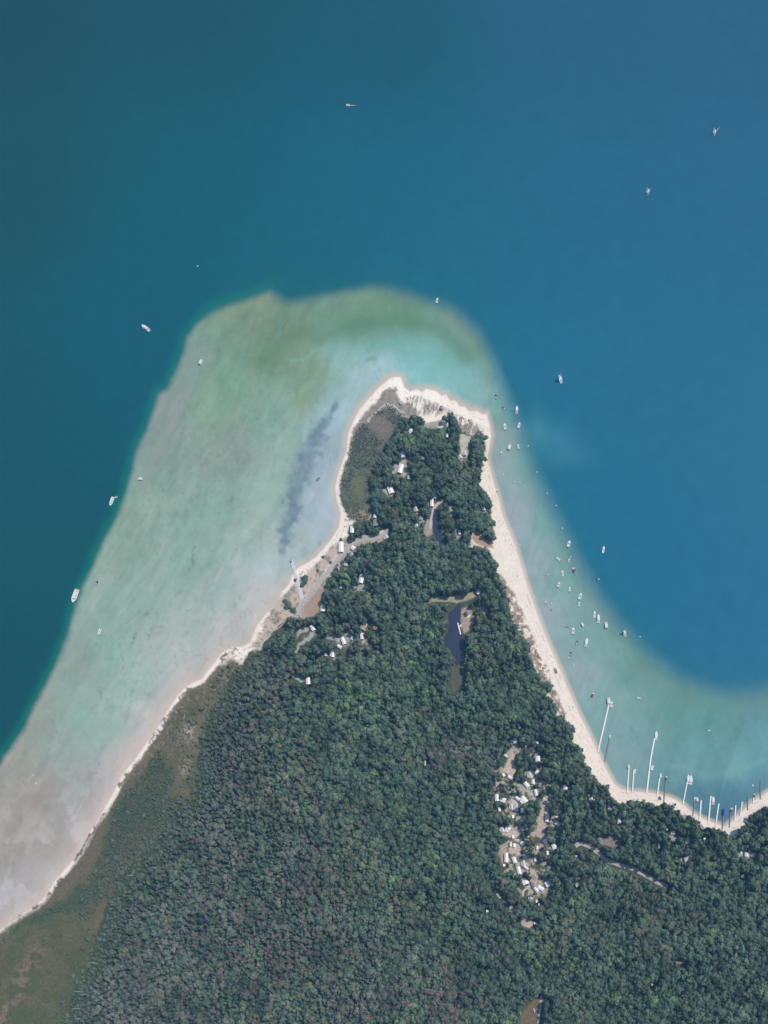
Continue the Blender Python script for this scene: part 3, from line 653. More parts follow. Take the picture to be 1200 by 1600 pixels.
HOUSES = [ # x, y, width px, length px, degrees from up, kind
(325,97,5,8,10,'w'),(500,108,3,4,30,'s'),(467,170,3,6,5,'g'),(502,238,6,8,0,'w'),(492,338,5,6,30,'w'),(442,362,5,9,20,'p'),(465,415,4,6,0,'w'),(415,438,5,8,40,'w'),(487,500,4,9,15,'w'),(635,415,5,5,20,'s'),(712,460,7,7,30,'w'),
(395,556,7,9,40,'wp'),(230,556,6,8,70,'w'),(183,540,5,9,5,'w'),(335,618,4,10,0,'p'),(298,612,4,8,10,'p'),(383,640,5,6,0,'w'),(290,384,4,8,60,'w'),(238,362,3,4,30,'s'),(250,212,3,8,60,'w'),(160,193,3,3,0,'s'),(165,278,3,5,50,'s'),
(575,690,5,13,0,'w'),(655,740,5,8,55,'w'),(560,562,4,10,45,'p'),(600,598,3,4,0,'s'),(270,780,6,7,60,'wp'),(227,788,5,8,20,'p'),(310,843,3,4,0,'s'),(380,890,5,7,30,'w'),(290,902,3,6,0,'w'),(322,910,3,5,0,'s'),(257,1005,5,13,0,'w'),
(320,1025,5,8,20,'w'),(355,1105,5,10,15,'w'),(392,1052,4,8,10,'p'),(410,1085,3,8,50,'w'),(480,1022,3,5,0,'w'),(495,930,3,5,0,'w'),(630,920,6,7,20,'w'),(560,884,4,7,40,'w'),(580,968,3,5,0,'s'),(585,1092,5,7,0,'g'),(403,1190,8,9,20,'w'),
(583,1208,8,8,30,'w'),(525,1243,5,9,60,'w'),(488,1253,4,8,40,'w'),(445,1315,4,5,20,'p'),(495,1345,3,4,0,'s'),(515,1370,3,4,20,'s'),(675,648,3,3,0,'s'),(650,690,3,3,0,'s'),(655,843,3,3,0,'s'),(205,630,3,5,0,'s'),(310,686,3,4,0,'s'),
(270,490,5,6,20,'g'),(345,545,4,7,50,'w'),(605,520,3,6,60,'p'),(240,1065,3,3,0,'s'),(580,452,4,5,40,'g'),(487,1520,3,5,60,'s'),(468,1222,5,8,20,'g'),(452,330,4,5,0,'g'),(515,440,4,6,0,'g'),(300,90,4,5,0,'g')]
HOUSES = [(740+x/5, 1140+y/5, w, l, a, k) for x, y, w, l, a, k in HOUSES]
HOUSES += [(551,830,5,9,0,'w'),(534,857,6.5,14,0,'w'),(553,859,5,5,50,'w'),(552,871,3.5,6,20,'p'),(542,884,4,6,10,'p'),(566,907,6,12,-12,'w'),(577,896,3.5,6,0,'w'),(555,920,5,7,30,'g'),(535,920,4,5,0,'p'),
(506,953,6,9,0,'w'),(490,984,5,8,30,'w'),(569,981,9,10,-25,'t'),(588,984,5,7,80,'r'),(567,997,5,8,5,'w'),(538,1004,5,10,20,'w'),(532,1013,4,6,60,'w'),(521,1024,4.5,10,5,'wp'),(511,1025,3,4,0,'s'),(483,1066,5.5,10,5,'w'),
(551,1000,3,5,0,'p'),(605,842,5,5,30,'p'),(604,1098,4,5,20,'t'),(609,1124,3,5,50,'p'),(613,1126,3,3,0,'s'),(643,678,6,6,20,'w'),(700,668,3,6,0,'w'),(699,685,3,5,0,'w'),(631,714,6,8,10,'w'),(627,736,6,12,-15,'w'),
(640,750,4,5,0,'w'),(611,768,7,12,20,'w'),(675.5,789,4.5,10,0,'w'),(681,780,4,4,50,'w'),(651,799,4,7,20,'p'),(659,813,3,5,30,'p'),(587,810,4,5,0,'w'),(588,821,7,8,0,'g'),(652,825,4,5,0,'p'),(727,712,4,5,0,'p'),
(720,718,4,5,40,'p'),(757,797,4,6,0,'p'),(737,857,4,4,0,'p'),(719,835,3,5,0,'s'),(628,631,4,5,60,'p'),(661,720,5,4,0,'g'),(883,1232,5,6,0,'w'),(952,1264,4.5,8,0,'w'),(967,1283,4,10,-5,'w'),(1068,1280,3.5,5,0,'w'),
(1098,1292,4,7,40,'p'),(1051,1302,6,5,0,'w'),(989,1295,4,6,0,'g'),(1074,1315,4.5,10,0,'p'),(910,1298,5,4,0,'g'),(1029,1322,2.5,9,0,'w'),(1074,1343,6,10,-75,'p'),(1091,1330,4,4,0,'p'),(937,1313,5,6,30,'g'),
(1165,1336,5,6,0,'w'),(1155,1333,5,6,30,'p'),(1177,1337,5,5,20,'p'),(1170,1330,3,4,0,'s'),(1186,1289,3,6,0,'w'),(1167,1284,5,6,40,'g'),(1149,1308,4,8,-30,'t'),(904,1383,4,9,-60,'p'),(901,1340,3,4,0,'s'),
(1061,1504,4,11,-80,'r'),(1087,1505,3,4,0,'s'),(1019,1539,3,4,0,'s'),(989,1435,4,6,20,'t'),(811,1136,3.5,8,30,'w'),(665,1194,2.5,8,0,'p'),(731,1261,2.5,6,0,'p'),(750,1412,4,4,0,'p'),(762,1424,3,4,0,'s'),
(749,927,5,9,-35,'p'),(1100,1310,3,4,0,'s'),(1042,1296,3,4,0,'s'),(690,640,4,4,0,'g'),(1160,1370,3,5,20,'p'),(935,1240,3,5,0,'g'),(924,1251,4,7,0,'p')]
def place(proto, key, px, py, zoff=0.0, rz=0.0, scale=(1, 1, 1), hh=None):
    o = proto if key not in used_proto else copy_tree(proto)
    used_proto[key] = 1
    z = (hz(px, py) if hh is None else hh) + zoff
    o.location = (wx(px), wy(py), z); o.rotation_euler = (0, 0, rz); o.scale = scale
    return o
for (x, y, w, l, a, k) in HOUSES:
    if k == 's':
        o = place(SHED, 's', x, y, -.05, math.radians(a), (w*MPP/3.6*1.2, l*MPP/4.6*1.2, 1)); size = 'tiny'
        tag(o, uniq('tiny white roofed shed', x, y), 'shed', 'small sheds and huts among the trees')
    else:
        o = place(COT[k], k, x, y, -.05, math.radians(a), (w*MPP/8.0*1.18, l*MPP/11.0*1.15, 0.95))
        size = 'long' if l/w > 1.8 else ('large' if l*w > 50 else ('small' if l*w < 25 else 'square' if l/w < 1.25 else ''))
        tag(o, uniq((size+' '+WORD[k]+' cottage').strip(), x, y), 'cottage', 'cottages scattered through the trees')

# ---------------------------------------------------------------- boats
# ---- BOATS
def hull_mesh(L, B, H, draft=.35, bow=.42, n=12, open_in=0.0, stern=.85):
    st = []
    for i in range(n+1):
        t = i/n; y = -L/2 + L*t
        if t < 1-bow: b = B/2*(stern + (1-stern)*math.sin(min(1, t/(1-bow)*1.2)*math.pi/2))
        else:
            q = (t-(1-bow))/bow; b = B/2*max(.02, (1-q**2.2))
        sheer = H*(1+.25*t*t)
        st.append([(-b, y, sheer), (-b*.92, y, sheer*.35), (-b*.55, y, -draft*.6), (0, y, -draft), (b*.55, y, -draft*.6), (b*.92, y, sheer*.35), (b, y, sheer)])
    return st
def boat_common(root, L, B, H, hullmat, deckmat='creamdeck'):
    st = hull_mesh(L, B, H); m = MB(); n = len(st); k = 7
    vs = [p for r in st for p in r]; fs = []
    for i in range(n-1):
        for j in range(k-1): fs.append((i*k+j, i*k+j+1, (i+1)*k+j+1, (i+1)*k+j))
    fs.append(tuple(reversed(range(k)))); m.add(vs, fs)
    # side decks and the foredeck
    top = [(r[0], r[-1]) for r in st]
    for i in range(n-1):
        (a, b), (c, d) = top[i], top[i+1]; t = (i+.5)/(n-1)
        if t > .62:
            m.add([a, b, d, c], [(0, 1, 2, 3)])
        else:
            f = .78; m.add([a, (a[0]*f, a[1], a[2]), (c[0]*f, c[1], c[2]), c], [(0,1,2,3)]); m.add([b, (b[0]*f, b[1], b[2]), (d[0]*f, d[1], d[2]), d], [(0,1,2,3)])
            m.add([(a[0]*f, a[1], a[2]), (a[0]*f, a[1], H*.25), (c[0]*f, c[1], H*.25), (c[0]*f, c[1], c[2])], [(0,1,2,3)]); m.add([(b[0]*f, b[1], b[2]), (b[0]*f, b[1], H*.25), (d[0]*f, d[1], H*.25), (d[0]*f, d[1], d[2])], [(0,1,2,3)])
    m.build('hull', M[hullmat], root)
    MB().box(-B*.385, B*.385, -L*.49, L*.12, H*.22, H*.27).build('deck', M[deckmat], root)
def make_motorboat(L=7.5, B=2.6, hullmat='white', deckmat='creamdeck'):
    r = empty('motorboat', (0, 0, 0)); H = .8; boat_common(r, L, B, H, hullmat, deckmat)
    m = MB(); y = L*.13; m.add([(-B*.40, y-.5, H*1.05),(-B*.2, y+.15, H*1.05),(B*.2, y+.15, H*1.05),(B*.40, y-.5, H*1.05),(-B*.38, y-.8, H+.6),(-B*.18, y-.25, H+.65),(B*.18, y-.25, H+.65),(B*.38, y-.8, H+.6)], [(0,1,5,4),(1,2,6,5),(2,3,7,6)])
    m.build('windshield', M['glass'], r)
    m = MB().box(-B*.3, B*.3, -L*.42, -L*.32, H*.28, H*.7); m.build('seat', M['cream'], r)
    for s in (-1, 1): MB().box(s*B*.2-.28, s*B*.2+.28, -.35, .25, H*.28, H*.75).build('seat', M['cream'], r)
    m = MB().box(-.25, .25, -L/2-.55, -L/2+.05, .3, 1.2); m.tube((0, -L/2-.3, .35), (0, -L/2-.35, -.5), .1); m.build('outboard_motor', M['black'], r)
    return r
def make_cruiser(L=12, B=4.0):
    r = empty('cabin_cruiser', (0, 0, 0)); H = 1.3; boat_common(r, L, B, H, 'white', 'creamdeck')
    def rr(z, y0, y1, b, tap): return [(-b, y0, z), (b, y0, z), (b*.98, y1-(y1-y0)*.35, z), (b*tap, y1, z), (-b*tap, y1, z), (-b*.98, y1-(y1-y0)*.35, z)]
    MB().loft([rr(H*.9, -L*.16, L*.30, B*.38, .45), rr(H+1.0, -L*.14, L*.20, B*.34, .5)]).build('cabin', M['white'], r)
    MB().loft([rr(H+.35, -L*.165, L*.275, B*.373, .48), rr(H+.75, -L*.155, L*.235, B*.36, .5)], False).build('window_band', M['glass'], r)
    MB().box(-B*.33, B*.33, -L*.26, L*.08, H+1.05, H+1.2).build('flybridge', M['cream'], r)
    MB().box(-B*.33, B*.33, -L*.46, -L*.38, H*.28, H*.62).build('seat', M['cream'], r)
    m = MB()
    for s in (-1, 1):
        for t in (.25, .35, .43): m.tube((s*B*.5*(1-((t+.5-.58)/.42)**2.2)*.9, L*t, H*1.2), (s*B*.5*(1-((t+.5-.58)/.42)**2.2)*.9, L*t, H*1.2+.6), .03)
    m.build('bow_rail', M['alu'], r)
    m = MB().box(-B*.35, B*.35, -L/2-.8, -L/2, .25, .35); m.build('swim_platform', M['teak'], r)
    return r
def make_pontoon(L=7.5, B=2.8, can='canvas'):
    r = empty('pontoon_boat', (0, 0, 0))
    for s in (-1, 1):
        m = MB().tube((s*B*.34, -L/2, .12), (s*B*.34, L*.38, .12), .33, n=10); m.tube((s*B*.34, L*.38, .12), (s*B*.34, L*.52, .3), .33, .06, n=10); m.build('pontoon', M['alu'], r)
    MB().box(-B/2, B/2, -L/2, L*.42, .46, .56).build('deck', M['creamdeck'], r)
    m = MB(); 
    for x0, x1, y0, y1 in ((-B/2, -B/2+.06, -L*.46, L*.4), (B/2-.06, B/2, -L*.46, L*.4), (-B/2, -.5, L*.36, L*.4), (.5, B/2, L*.36, L*.4), (-B/2, -.5, -L*.48, -L*.46), (.5, B/2, -L*.48, -L*.46)): m.box(x0, x1, y0, y1, .57, 1.25)
    m.build('fence', M['white'], r)
    for s in (-1, 1): MB().box(s*B*.33-.3, s*B*.33+.3, -L*.1, L*.33, .565, 1.0).build('seat', M['cream'], r)
    m = MB(); 
    for k in range(6):
        a0, a1 = -1+k/3, -1+(k+1)/3
        m.add([(B*.48*a0, -L*.42, 2.5-.25*a0*a0), (B*.48*a1, -L*.42, 2.5-.25*a1*a1), (B*.48*a1, L*.06, 2.5-.25*a1*a1), (B*.48*a0, L*.06, 2.5-.25*a0*a0),(B*.48*a0, -L*.42, 2.45-.25*a0*a0), (B*.48*a1, -L*.42, 2.45-.25*a1*a1), (B*.48*a1, L*.06, 2.45-.25*a1*a1), (B*.48*a0, L*.06, 2.45-.25*a0*a0)], [(0,1,2,3),(4,5,6,7)])
    c = m.build('canopy', M[can], r)
    m = MB()
    for sx in (-1, 1):
        for y in (-L*.38, L*.02): m.tube((sx*B*.47, y, 1.2), (sx*B*.46, y, 2.26), .03)
    m.build('canopy_frame', M['alu'], c)
    MB().box(-.22, .22, -L/2-.5, -L/2, .3, 1.1).build('outboard_motor', M['black'], r)
    return r
def make_sailboat(L=8.5, B=2.6, up=True):
    r = empty('sailboat', (0, 0, 0)); H = .75; boat_common(r, L, B, H, 'white', 'creamdeck')
    MB().loft([[(-B*.28,-L*.05,H*.9),(B*.28,-L*.05,H*.9),(B*.14,L*.22,H*.9),(-B*.14,L*.22,H*.9)], [(-B*.25,-L*.04,H+.4),(B*.25,-L*.04,H+.4),(B*.12,L*.19,H+.4),(-B*.12,L*.19,H+.4)]]).build('cabin', M['cream'], r)
    MB().tube((0, L*.08, H), (0, L*.08, H+10), .09, .05).build('mast', M['alu'], r)
    a = math.radians(28); ex, ey = -math.sin(a)*L*.42, L*.08-math.cos(a)*L*.42
    MB().tube((0, L*.08, H+1.1), (ex, ey, H+1.1), .07).build('boom', M['alu'], r)
    if up:
        def tri(p0, p1, p2, belly, name):
            m = MB(); N = 8; pts = []; P0, P1, P2 = map(np.array, (p0, p1, p2)); nrm = np.cross(P1-P0, P2-P0); nrm = nrm/np.linalg.norm(nrm)
            idx = {}
            for i in range(N+1):
                for j in range(N+1-i):
                    u, v = i/N, j/N; w = 1-u-v; idx[(i, j)] = len(pts); pts.append(P0*w+P1*u+P2*v+nrm*belly*(27*u*v*w + 2*u*w))
            fs = []
            for i in range(N):
                for j in range(N-i):
                    fs.append((idx[(i,j)], idx[(i+1,j)], idx[(i,j+1)]))
                    if i+j < N-1: fs.append((idx[(i+1,j)], idx[(i+1,j+1)], idx[(i,j+1)]))
            m.add(pts, fs).build(name, M['sail'], r, smooth=True)
        tri((0, L*.07, H+1.2), (ex, ey, H+1.25), (0, L*.075, H+9.6), .5, 'mainsail')
        tri((-.9, -L*.02, H+.9), (0, L*.48, H+.3), (0, L*.09, H+8.2), -.45, 'jib')
    return r
def make_dinghy(L=4.0, B=1.6, hullmat='hullgrey'):
    r = empty('dinghy', (0, 0, 0)); boat_common(r, L, B, .5, hullmat, 'greydeck')
    for y in (-L*.28, 0.0): MB().box(-B*.38, B*.38, y-.14, y+.14, .36, .42).build('thwart', M['teak'], r)
    MB().box(-.13, .13, -L/2-.3, -L/2+.02, .15, .75).build('outboard_motor', M['black'], r)
    return r
BO = {'m': make_motorboat(), 'b': make_motorboat(7.5, 2.6, 'hullblue'), 'c': make_cruiser(), 'p': make_pontoon(), 'k': make_pontoon(7.5, 2.8, 'greycanvas'), 's': make_sailboat(), 'a': make_sailboat(8.5, 2.6, False), 'd': make_dinghy(), 'w': make_dinghy(4.0, 1.6, 'white')}
BLEN = {'m': 8, 'b': 8, 'c': 12.4, 'p': 7.8, 'k': 7.8, 's': 8.5, 'a': 8.5, 'd': 4.2, 'w': 4.2}
BOATS = [ # x, y, length px, heading degrees (0 bow up, positive to the left), kind, label
(118,932,21,160,'c','largest white cabin cruiser anchored at the western drop off edge'),
(175,784,14,160,'c','white cabin cruiser with a dinghy tied behind on dark western water'),
(182,777,4.5,120,'w','tiny white dinghy tied behind the cruiser in dark western water'),
(228,513,14,55,'c','white cruiser alone on dark water left of the shoal top'),
(314,566,9,-20,'p','white boat alone on the shoal below its upper left edge'),
(219,749,8.5,90,'p','white U shaped open boat lying crosswise on the western shoal'),
(151,911,7.5,-40,'b','small dark boat over the shoal right of the largest cruiser'),
(156,987,10,160,'m','white motorboat over the shoal below the small dark boat'),
(498,748,8,-40,'d','grey open boat in shallows beside the dark weed bed'),
(683,470,8,-15,'m','white motorboat at the top edge of the shoal'),
(544,165,6.5,85,'m','white motorboat with a short wake alone at the top'),
(1117,208,11,-20,'s','white sailboat highest on the right side open water'),
(1013,301,11,-25,'s','white sailboat below left of the topmost right sailboat'),
(877,594,15,8,'s','white sailboat with tall sail on blue water right of the tip'),
(775,620,7,5,'b','small dark hulled boat nearest the northeast tip beach'),
(787,638,6.5,50,'b','small boat lying crosswise below the dark hulled tip boat'),
(807.5,641,11,-5,'c','bright white cruiser, upper right of the tip anchorage'),
(811,665,9,-15,'m','white boat directly below the bright cruiser off the tip'),
(789,667,10,8,'m','slim white boat in the middle of the tip anchorage'),
(796,699,10,-15,'p','wide white pontoon boat lowest in the tip anchorage'),
(810,698,7,5,'m','small slim boat right of the wide pontoon boat off the tip'),
(783,708,5.5,-25,'w','tiny white dinghy below left of the tip pontoon boat'),
(777,767,5,0,'w','white dinghy touching the east beach waterline'),
(889,850,10.5,-15,'m','white motorboat, topmost of the long eastern anchorage'),
(943,859,10,-8,'a','slim white boat out on deep blue water by itself, upper'),
(872.5,873.5,7.5,50,'m','short white boat, upper left of the eastern anchorage'),
(889,876,6,-10,'m','small white boat just above the ring shaped pontoon boat'),
(897,891,9,20,'k','round looking pontoon boat with dark canopy in upper anchorage'),
(879,896,8.5,5,'a','slim white boat left of the round looking pontoon boat'),
(934,905,6.5,90,'b','small dark outlined boat alone on blue water above the row'),
(873,914,8.5,-15,'m','white boat below the slim boat, left row of the anchorage'),
(890,921,7.5,-5,'m','small white boat in the middle of the upper anchorage'),
(906.5,932,10.5,-20,'m','bright white boat in the upper right row of the anchorage'),
(905,944.5,7,-10,'m','small boat immediately below the bright upper right row boat'),
(929,960,10,-3,'a','slim white boat, left one of the close pair'),
(935,967,13,-3,'c','long white cruiser, right one of the close pair'),
(947,977,10.5,5,'p','white boat right of the close pair at the shoal edge'),
(977,990,12.5,5,'s','white sailboat at the outer shoal edge, rightmost of the anchorage'),
(910,976,7.5,20,'p','small white pontoon boat left below the close pair'),
(885,979,6.5,70,'d','dark small boat, leftmost in the lower anchorage'),
(895.6,986,10,0,'m','slim bright boat right of the leftmost lower anchorage boat'),
(901,1004.5,6.5,-20,'b','small dark boat left of the lowest bright cruiser'),
(916,1004,13,-12,'c','bright white cruiser, lowest large boat of the anchorage'),
(892,1021.6,5.5,0,'b','tiny dark boat below the lowest anchorage boats'),
(853,942,5,10,'w','tiny white dinghy nearest the beach in mid anchorage'),
(861.5,953,4.5,-30,'d','faint grey dinghy beside the tiny white beach dinghy'),
(926.5,1086,8,-20,'k','crescent shaped boat left of the first long pier'),
(951,1095,11,0,'p','white covered boat at the head of the first long pier'),
(955.5,1101,9.5,0,'m','white open boat right side of the first pier head'),
(998,1091,6,80,'m','small white boat alone in the bay, upper'),
(1109,1142,5,70,'w','tiny white boat alone in the middle of the bay'),
(1176,1228,4.5,0,'w','tiny white boat at the far right bay shore'),
(952.8,1152,7,0,'m','small boat on the head of the thin grey second pier'),
(982.3,1198,8,0,'p','white covered boat at the head of the third pier'),
(992,1205,7.5,-10,'m','small boat at the head of the fourth pier'),
(1025,1150,13.5,-5,'c','largest moored boat, at the head of the longest pier'),
(1018.8,1200,9.5,-20,'p','white boat moored halfway along the longest pier'),
(1032,1212,8,-5,'p','white boat at the head of the sixth pier'),
(1041.3,1216,7,0,'k','dark covered boat at the head of the grey seventh pier'),
(1075.2,1218,14,-3,'c','left of two long white boats at the eighth pier'),
(1079.2,1219,14,-3,'c','right of two long white boats at the eighth pier'),
(1085.8,1249,7.5,0,'m','left small boat at the head of the ninth pier'),
(1089.3,1249,7.5,0,'p','right small boat at the head of the ninth pier'),
(1114,1251,12,-3,'c','long white boat beside the eleventh pier'),
(1123,1258,5,-3,'w','tiny white dinghy at the head of the twelfth pier'),
(1143,1266,8.5,0,'k','dark covered boat at the fourteenth pier'),
(1159.6,1256,7,0,'m','white boat at the sixteenth pier'),
(1178.5,1243,6.5,0,'k','dark boat at the small pier near the right edge'),
(868,1048,9,20,'d','grey open boat pulled up on the east beach sand'),
]
hw_ = {}
for (x, y, l, a, k, lab) in BOATS:
    s = l*MPP/BLEN[k]; ks = s*(1.1 if k in 'mbdw' else 1.0)
    onland = (x, y) == (868, 1048)
    o = place(BO[k], 'boat'+k, x, y, 0, math.radians(a), (ks*1.14, s*1.08, min(1.6, max(.9, s))), hh=(hz(x, y)+.15 if onland else 0.0))
    if k == 's': o.rotation_euler = (0, -math.radians(20), math.radians(a)); o.rotation_mode = 'ZYX'; o.scale = [v*.72 for v in o.scale]
    tag(o, lab, 'boat'); USED.add(lab)
for k in BO:
    if 'boat'+k not in used_proto:
        for ch in list(BO[k].children_recursive): bpy.data.objects.remove(ch)
        bpy.data.objects.remove(BO[k])
for k in COT:
    if k not in used_proto:
        for ch in list(COT[k].children_recursive): bpy.data.objects.remove(ch)
        bpy.data.objects.remove(COT[k])
# wakes
def wake(px, py, pts, w0, w1, lab):
    P = resample([(px, py)]+pts, 1.0); n = len(P); vs = []
    for i, (x, y) in enumerate(P):
        a = P[max(0, i-1)]; b = P[min(n-1, i+1)]; dx, dy = b[0]-a[0], b[1]-a[1]; l = math.hypot(dx, dy); t = i/(n-1)
        w = (w0+(w1-w0)*t)*(0.75+.5*random.random()); 
        for s in (-1, 0, 1): vs.append((wx(x-dy/l*w*s), wy(y+dx/l*w*s), 0.03+(0.12 if s == 0 else 0)*(1-t)))
    o = mesh_np('wake_foam', vs, grid_faces(3, n), M['foam']); tag(o, lab, 'wake', kind='stuff'); return o
wake(548, 165, [(554,164.5),(558,164)], .4, .08, 'short pale wake trailing right of the top motorboat')
wake(1119, 205, [(1122,201),(1125,199)], .35, .1, 'faint wake behind the highest right sailboat')
wake(1014, 297, [(1017,294)], .3, .1, 'faint wake behind the lower right sailboat')
wake(877, 587, [(876,583)], .25, .1, 'faint wake behind the sailboat beside the tip')

def make_buoy():
    r = empty('mooring_buoy', (0, 0, 0)); rings = []
    for i in range(7):
        t = i/6; z = -.4+1.2*t; q = math.sin(math.pi*min(.97, max(.03, t)))**.6*.55; rings.append([(q*math.cos(2*math.pi*j/10), q*math.sin(2*math.pi*j/10), z) for j in range(10)])
    MB().loft(rings).build('float', M['buoy'], r, True); MB().tube((0, 0, .78), (0, 0, 1.2), .06).build('ring', M['alu'], r); return r
buoy = make_buoy()
for (x, y) in [(825,697),(839,738),(861.6,943),(888,1028),(895.6,1040),(891.6,870.6),(878.7,825.6),(309,416),(52,1211),(56,1224),(804,753),(812,754),(855,771),(869,790),(856,898),(1000,995),(812,852),(786,741)]:
    o = place(buoy, 'buoy', x, y, 0, 0, (1.5, 1.5, 1.2), hh=0)
    base = 'tiny white mooring buoy'
    BL = [(796,699,'the tip pontoon boat'),(897,891,'the round pontoon boat'),(885,979,'the leftmost lower boat'),(228,513,'the lone northwest cruiser'),(30,1200,'the southwest drop off'),(777,767,'the beached dinghy'),(916,1004,'the lowest cruiser'),(853,942,'the mid anchorage dinghy'),(770,750,'the narrow east beach')]
    tag(o, uniq(base, x, y, BL), 'buoy', 'mooring buoys around the spit')

# ---------------------------------------------------------------- piers
# ---- PIERS
def pier(name, pts, w, mat, label, group=None, zdeck=1.0, cat='pier'):
    P = [(wx(x), wy(y)) for x, y in pts]; root = empty(name, (P[0][0], P[0][1], 0)); ox, oy = P[0]
    m = MB(); posts = []
    for (x0, y0), (x1, y1) in zip(P[:-1], P[1:]):
        L = math.hypot(x1-x0, y1-y0); dx, dy = (x1-x0)/L, (y1-y0)/L; nx_, ny_ = -dy, dx; n = max(1, int(L/2.4))
        for i in range(n):                      # board sections with small gaps
            a, b = L*i/n+.03, L*(i+1)/n-.03
            q = [(x0+dx*t+nx_*s*w/2-ox, y0+dy*t+ny_*s*w/2-oy) for t, s in ((a,-1),(b,-1),(b,1),(a,1))]
            m.add([(u_, v_, zdeck-.12) for u_, v_ in q]+[(u_, v_, zdeck) for u_, v_ in q], [(3,2,1,0),(4,5,6,7),(0,1,5,4),(1,2,6,5),(2,3,7,6),(3,0,4,7)])
        k = max(1, int(L/6))
        for i in range(k+1):
            for s in (-1, 1): posts.append((x0+dx*L*i/k+nx_*s*(w/2+.09)-ox, y0+dy*L*i/k+ny_*s*(w/2+.09)-oy))
    m.build('deck', M[mat], root)
    pm = {}
    for (x, y) in posts:
        if not pm:
            o = MB().tube((0, 0, -2.2), (0, 0, zdeck+.35), .09, n=6).build('post', M['post'], root); pm['p'] = o
        else:
            o = pm['p'].copy(); C.objects.link(o); o.parent = root
        o.location = (x, y, 0)
    tag(root, label, cat, group); return root
G = 'private piers along the bay shore'
PIERS = [([(934.2,1175.5),(950.7,1104),(951.5,1096)], 1.7, 'dockwood', 'first long straight white pier from the left'),
([(945,1190),(952.5,1153)], 1.0, 'greywood', 'thin grey pier beside the first long white pier'),
([(980,1239),(982.7,1197)], 1.5, 'dockwood', 'white pier left of the closely spaced pair'),
([(988,1238),(990.5,1203)], 1.4, 'dockwood', 'white pier right of the closely spaced pair'),
([(1010.3,1240),(1017,1184),(1023,1152)], 1.8, 'dockwood', 'longest white pier with a slight bend'),
([(1026.7,1245),(1031,1213)], 1.5, 'dockwood', 'short white pier right of the longest pier'),
([(1037,1254),(1040.8,1217)], 1.3, 'greywood', 'dark grey pier two places right of the longest pier'),
([(1067,1257),(1074,1221),(1077,1215)], 1.3, 'dockwood', 'pale pier with two long boats at its head'),
([(1082.5,1275),(1086,1250)], 1.0, 'greywood', 'thin grey pier with two small boats at its head'),
([(1093,1284),(1095.5,1250.7)], 1.6, 'dockwood', 'white pier left of the pier with a long boat alongside'),
([(1106.7,1288),(1110.6,1244)], 1.6, 'dockwood', 'white pier with a long boat alongside its right'),
([(1118,1292),(1122.5,1258)], 1.4, 'dockwood', 'white pier just left of the blue canopy'),
([(1128.5,1296),(1130.7,1268)], 1.1, 'greywood', 'dark pier leading to the blue canopy'),
([(1139.5,1293),(1142,1265)], 1.1, 'greywood', 'dark pier at the corner of the bay'),
([(1148,1284),(1149.3,1258.7)], 1.4, 'dockwood', 'short white pier just right of the bay corner'),
([(1156.5,1275),(1159.2,1254.7)], 1.2, 'dockwood', 'very short white pier on the right hand beach'),
([(1168,1266),(1168.4,1245)], 1.0, 'greywood', 'thin grey pier on the right hand beach'),
([(1176.5,1256),(1178,1241)], 1.0, 'dockwood', 'shortest pale pier near the right edge'),
([(1188,1249),(1188.6,1219)], 1.1, 'greywood', 'dark pier farthest right')]
for pts, w, mt, lab in PIERS: pier('pier', pts, w*1.05, mt, lab, G)
def boat_lift(px, py, can, lab, a=0, L=9.5, B=3.8):
    r = empty('boat_lift', (wx(px), wy(py), 0), math.radians(a)); 
    for sx in (-1, 1):
        for sy in (-1, 1): MB().tube((sx*B*.45, sy*L*.4, -1.5), (sx*B*.45, sy*L*.4, 3.5), .09).build('post', M['alu'], r)
    m = MB()
    for k in range(8):
        a0, a1 = -1+k/4, -1+(k+1)/4; z0, z1 = 4.2-.8*a0*a0, 4.2-.8*a1*a1
        m.add([(B*.5*a0,-L/2,z0),(B*.5*a1,-L/2,z1),(B*.5*a1,L/2,z1),(B*.5*a0,L/2,z0),(B*.5*a0,-L/2,z0-.05),(B*.5*a1,-L/2,z1-.05),(B*.5*a1,L/2,z1-.05),(B*.5*a0,L/2,z0-.05)], [(0,1,2,3),(4,5,6,7),(0,1,5,4),(2,3,7,6)])
    m.build('canopy', M[can], r); tag(r, lab, 'boat lift'); return r
boat_lift(1132, 1268.5, 'bluecanvas', 'boat lift under a blue canopy at a dark pier head', -3, 8, 3.6)
# pond jetty and concrete ramp pier
ROOTP = pier('jetty', [(715.6,974.5),(720.2,992.5)], 1.5, 'dockwood', 'pale T shaped wooden jetty on the dark pond', None, POND_Z+.5)
P0 = (wx(715.6), wy(974.5)); m = MB(); a = (wx(718.4)-P0[0], wy(980.8)-P0[1]); b = (wx(735)-P0[0], wy(962)-P0[1])
L_ = math.hypot(b[0]-a[0], b[1]-a[1]); dx, dy = (b[0]-a[0])/L_, (b[1]-a[1])/L_
for i in range(8):
    t0, t1 = L_*i/8+.03, L_*(i+1)/8-.03; q = [(a[0]+dx*t-dy*s*.75, a[1]+dy*t+dx*s*.75) for t, s in ((t0,-1),(t1,-1),(t1,1),(t0,1))]
    z = POND_Z+.5+.4*i/8; m.add([(u_, v_, z-.12) for u_, v_ in q]+[(u_, v_, z) for u_, v_ in q], [(3,2,1,0),(4,5,6,7),(0,1,5,4),(1,2,6,5),(2,3,7,6),(3,0,4,7)])
m.build('gangway', M['dockwood'], ROOTP)
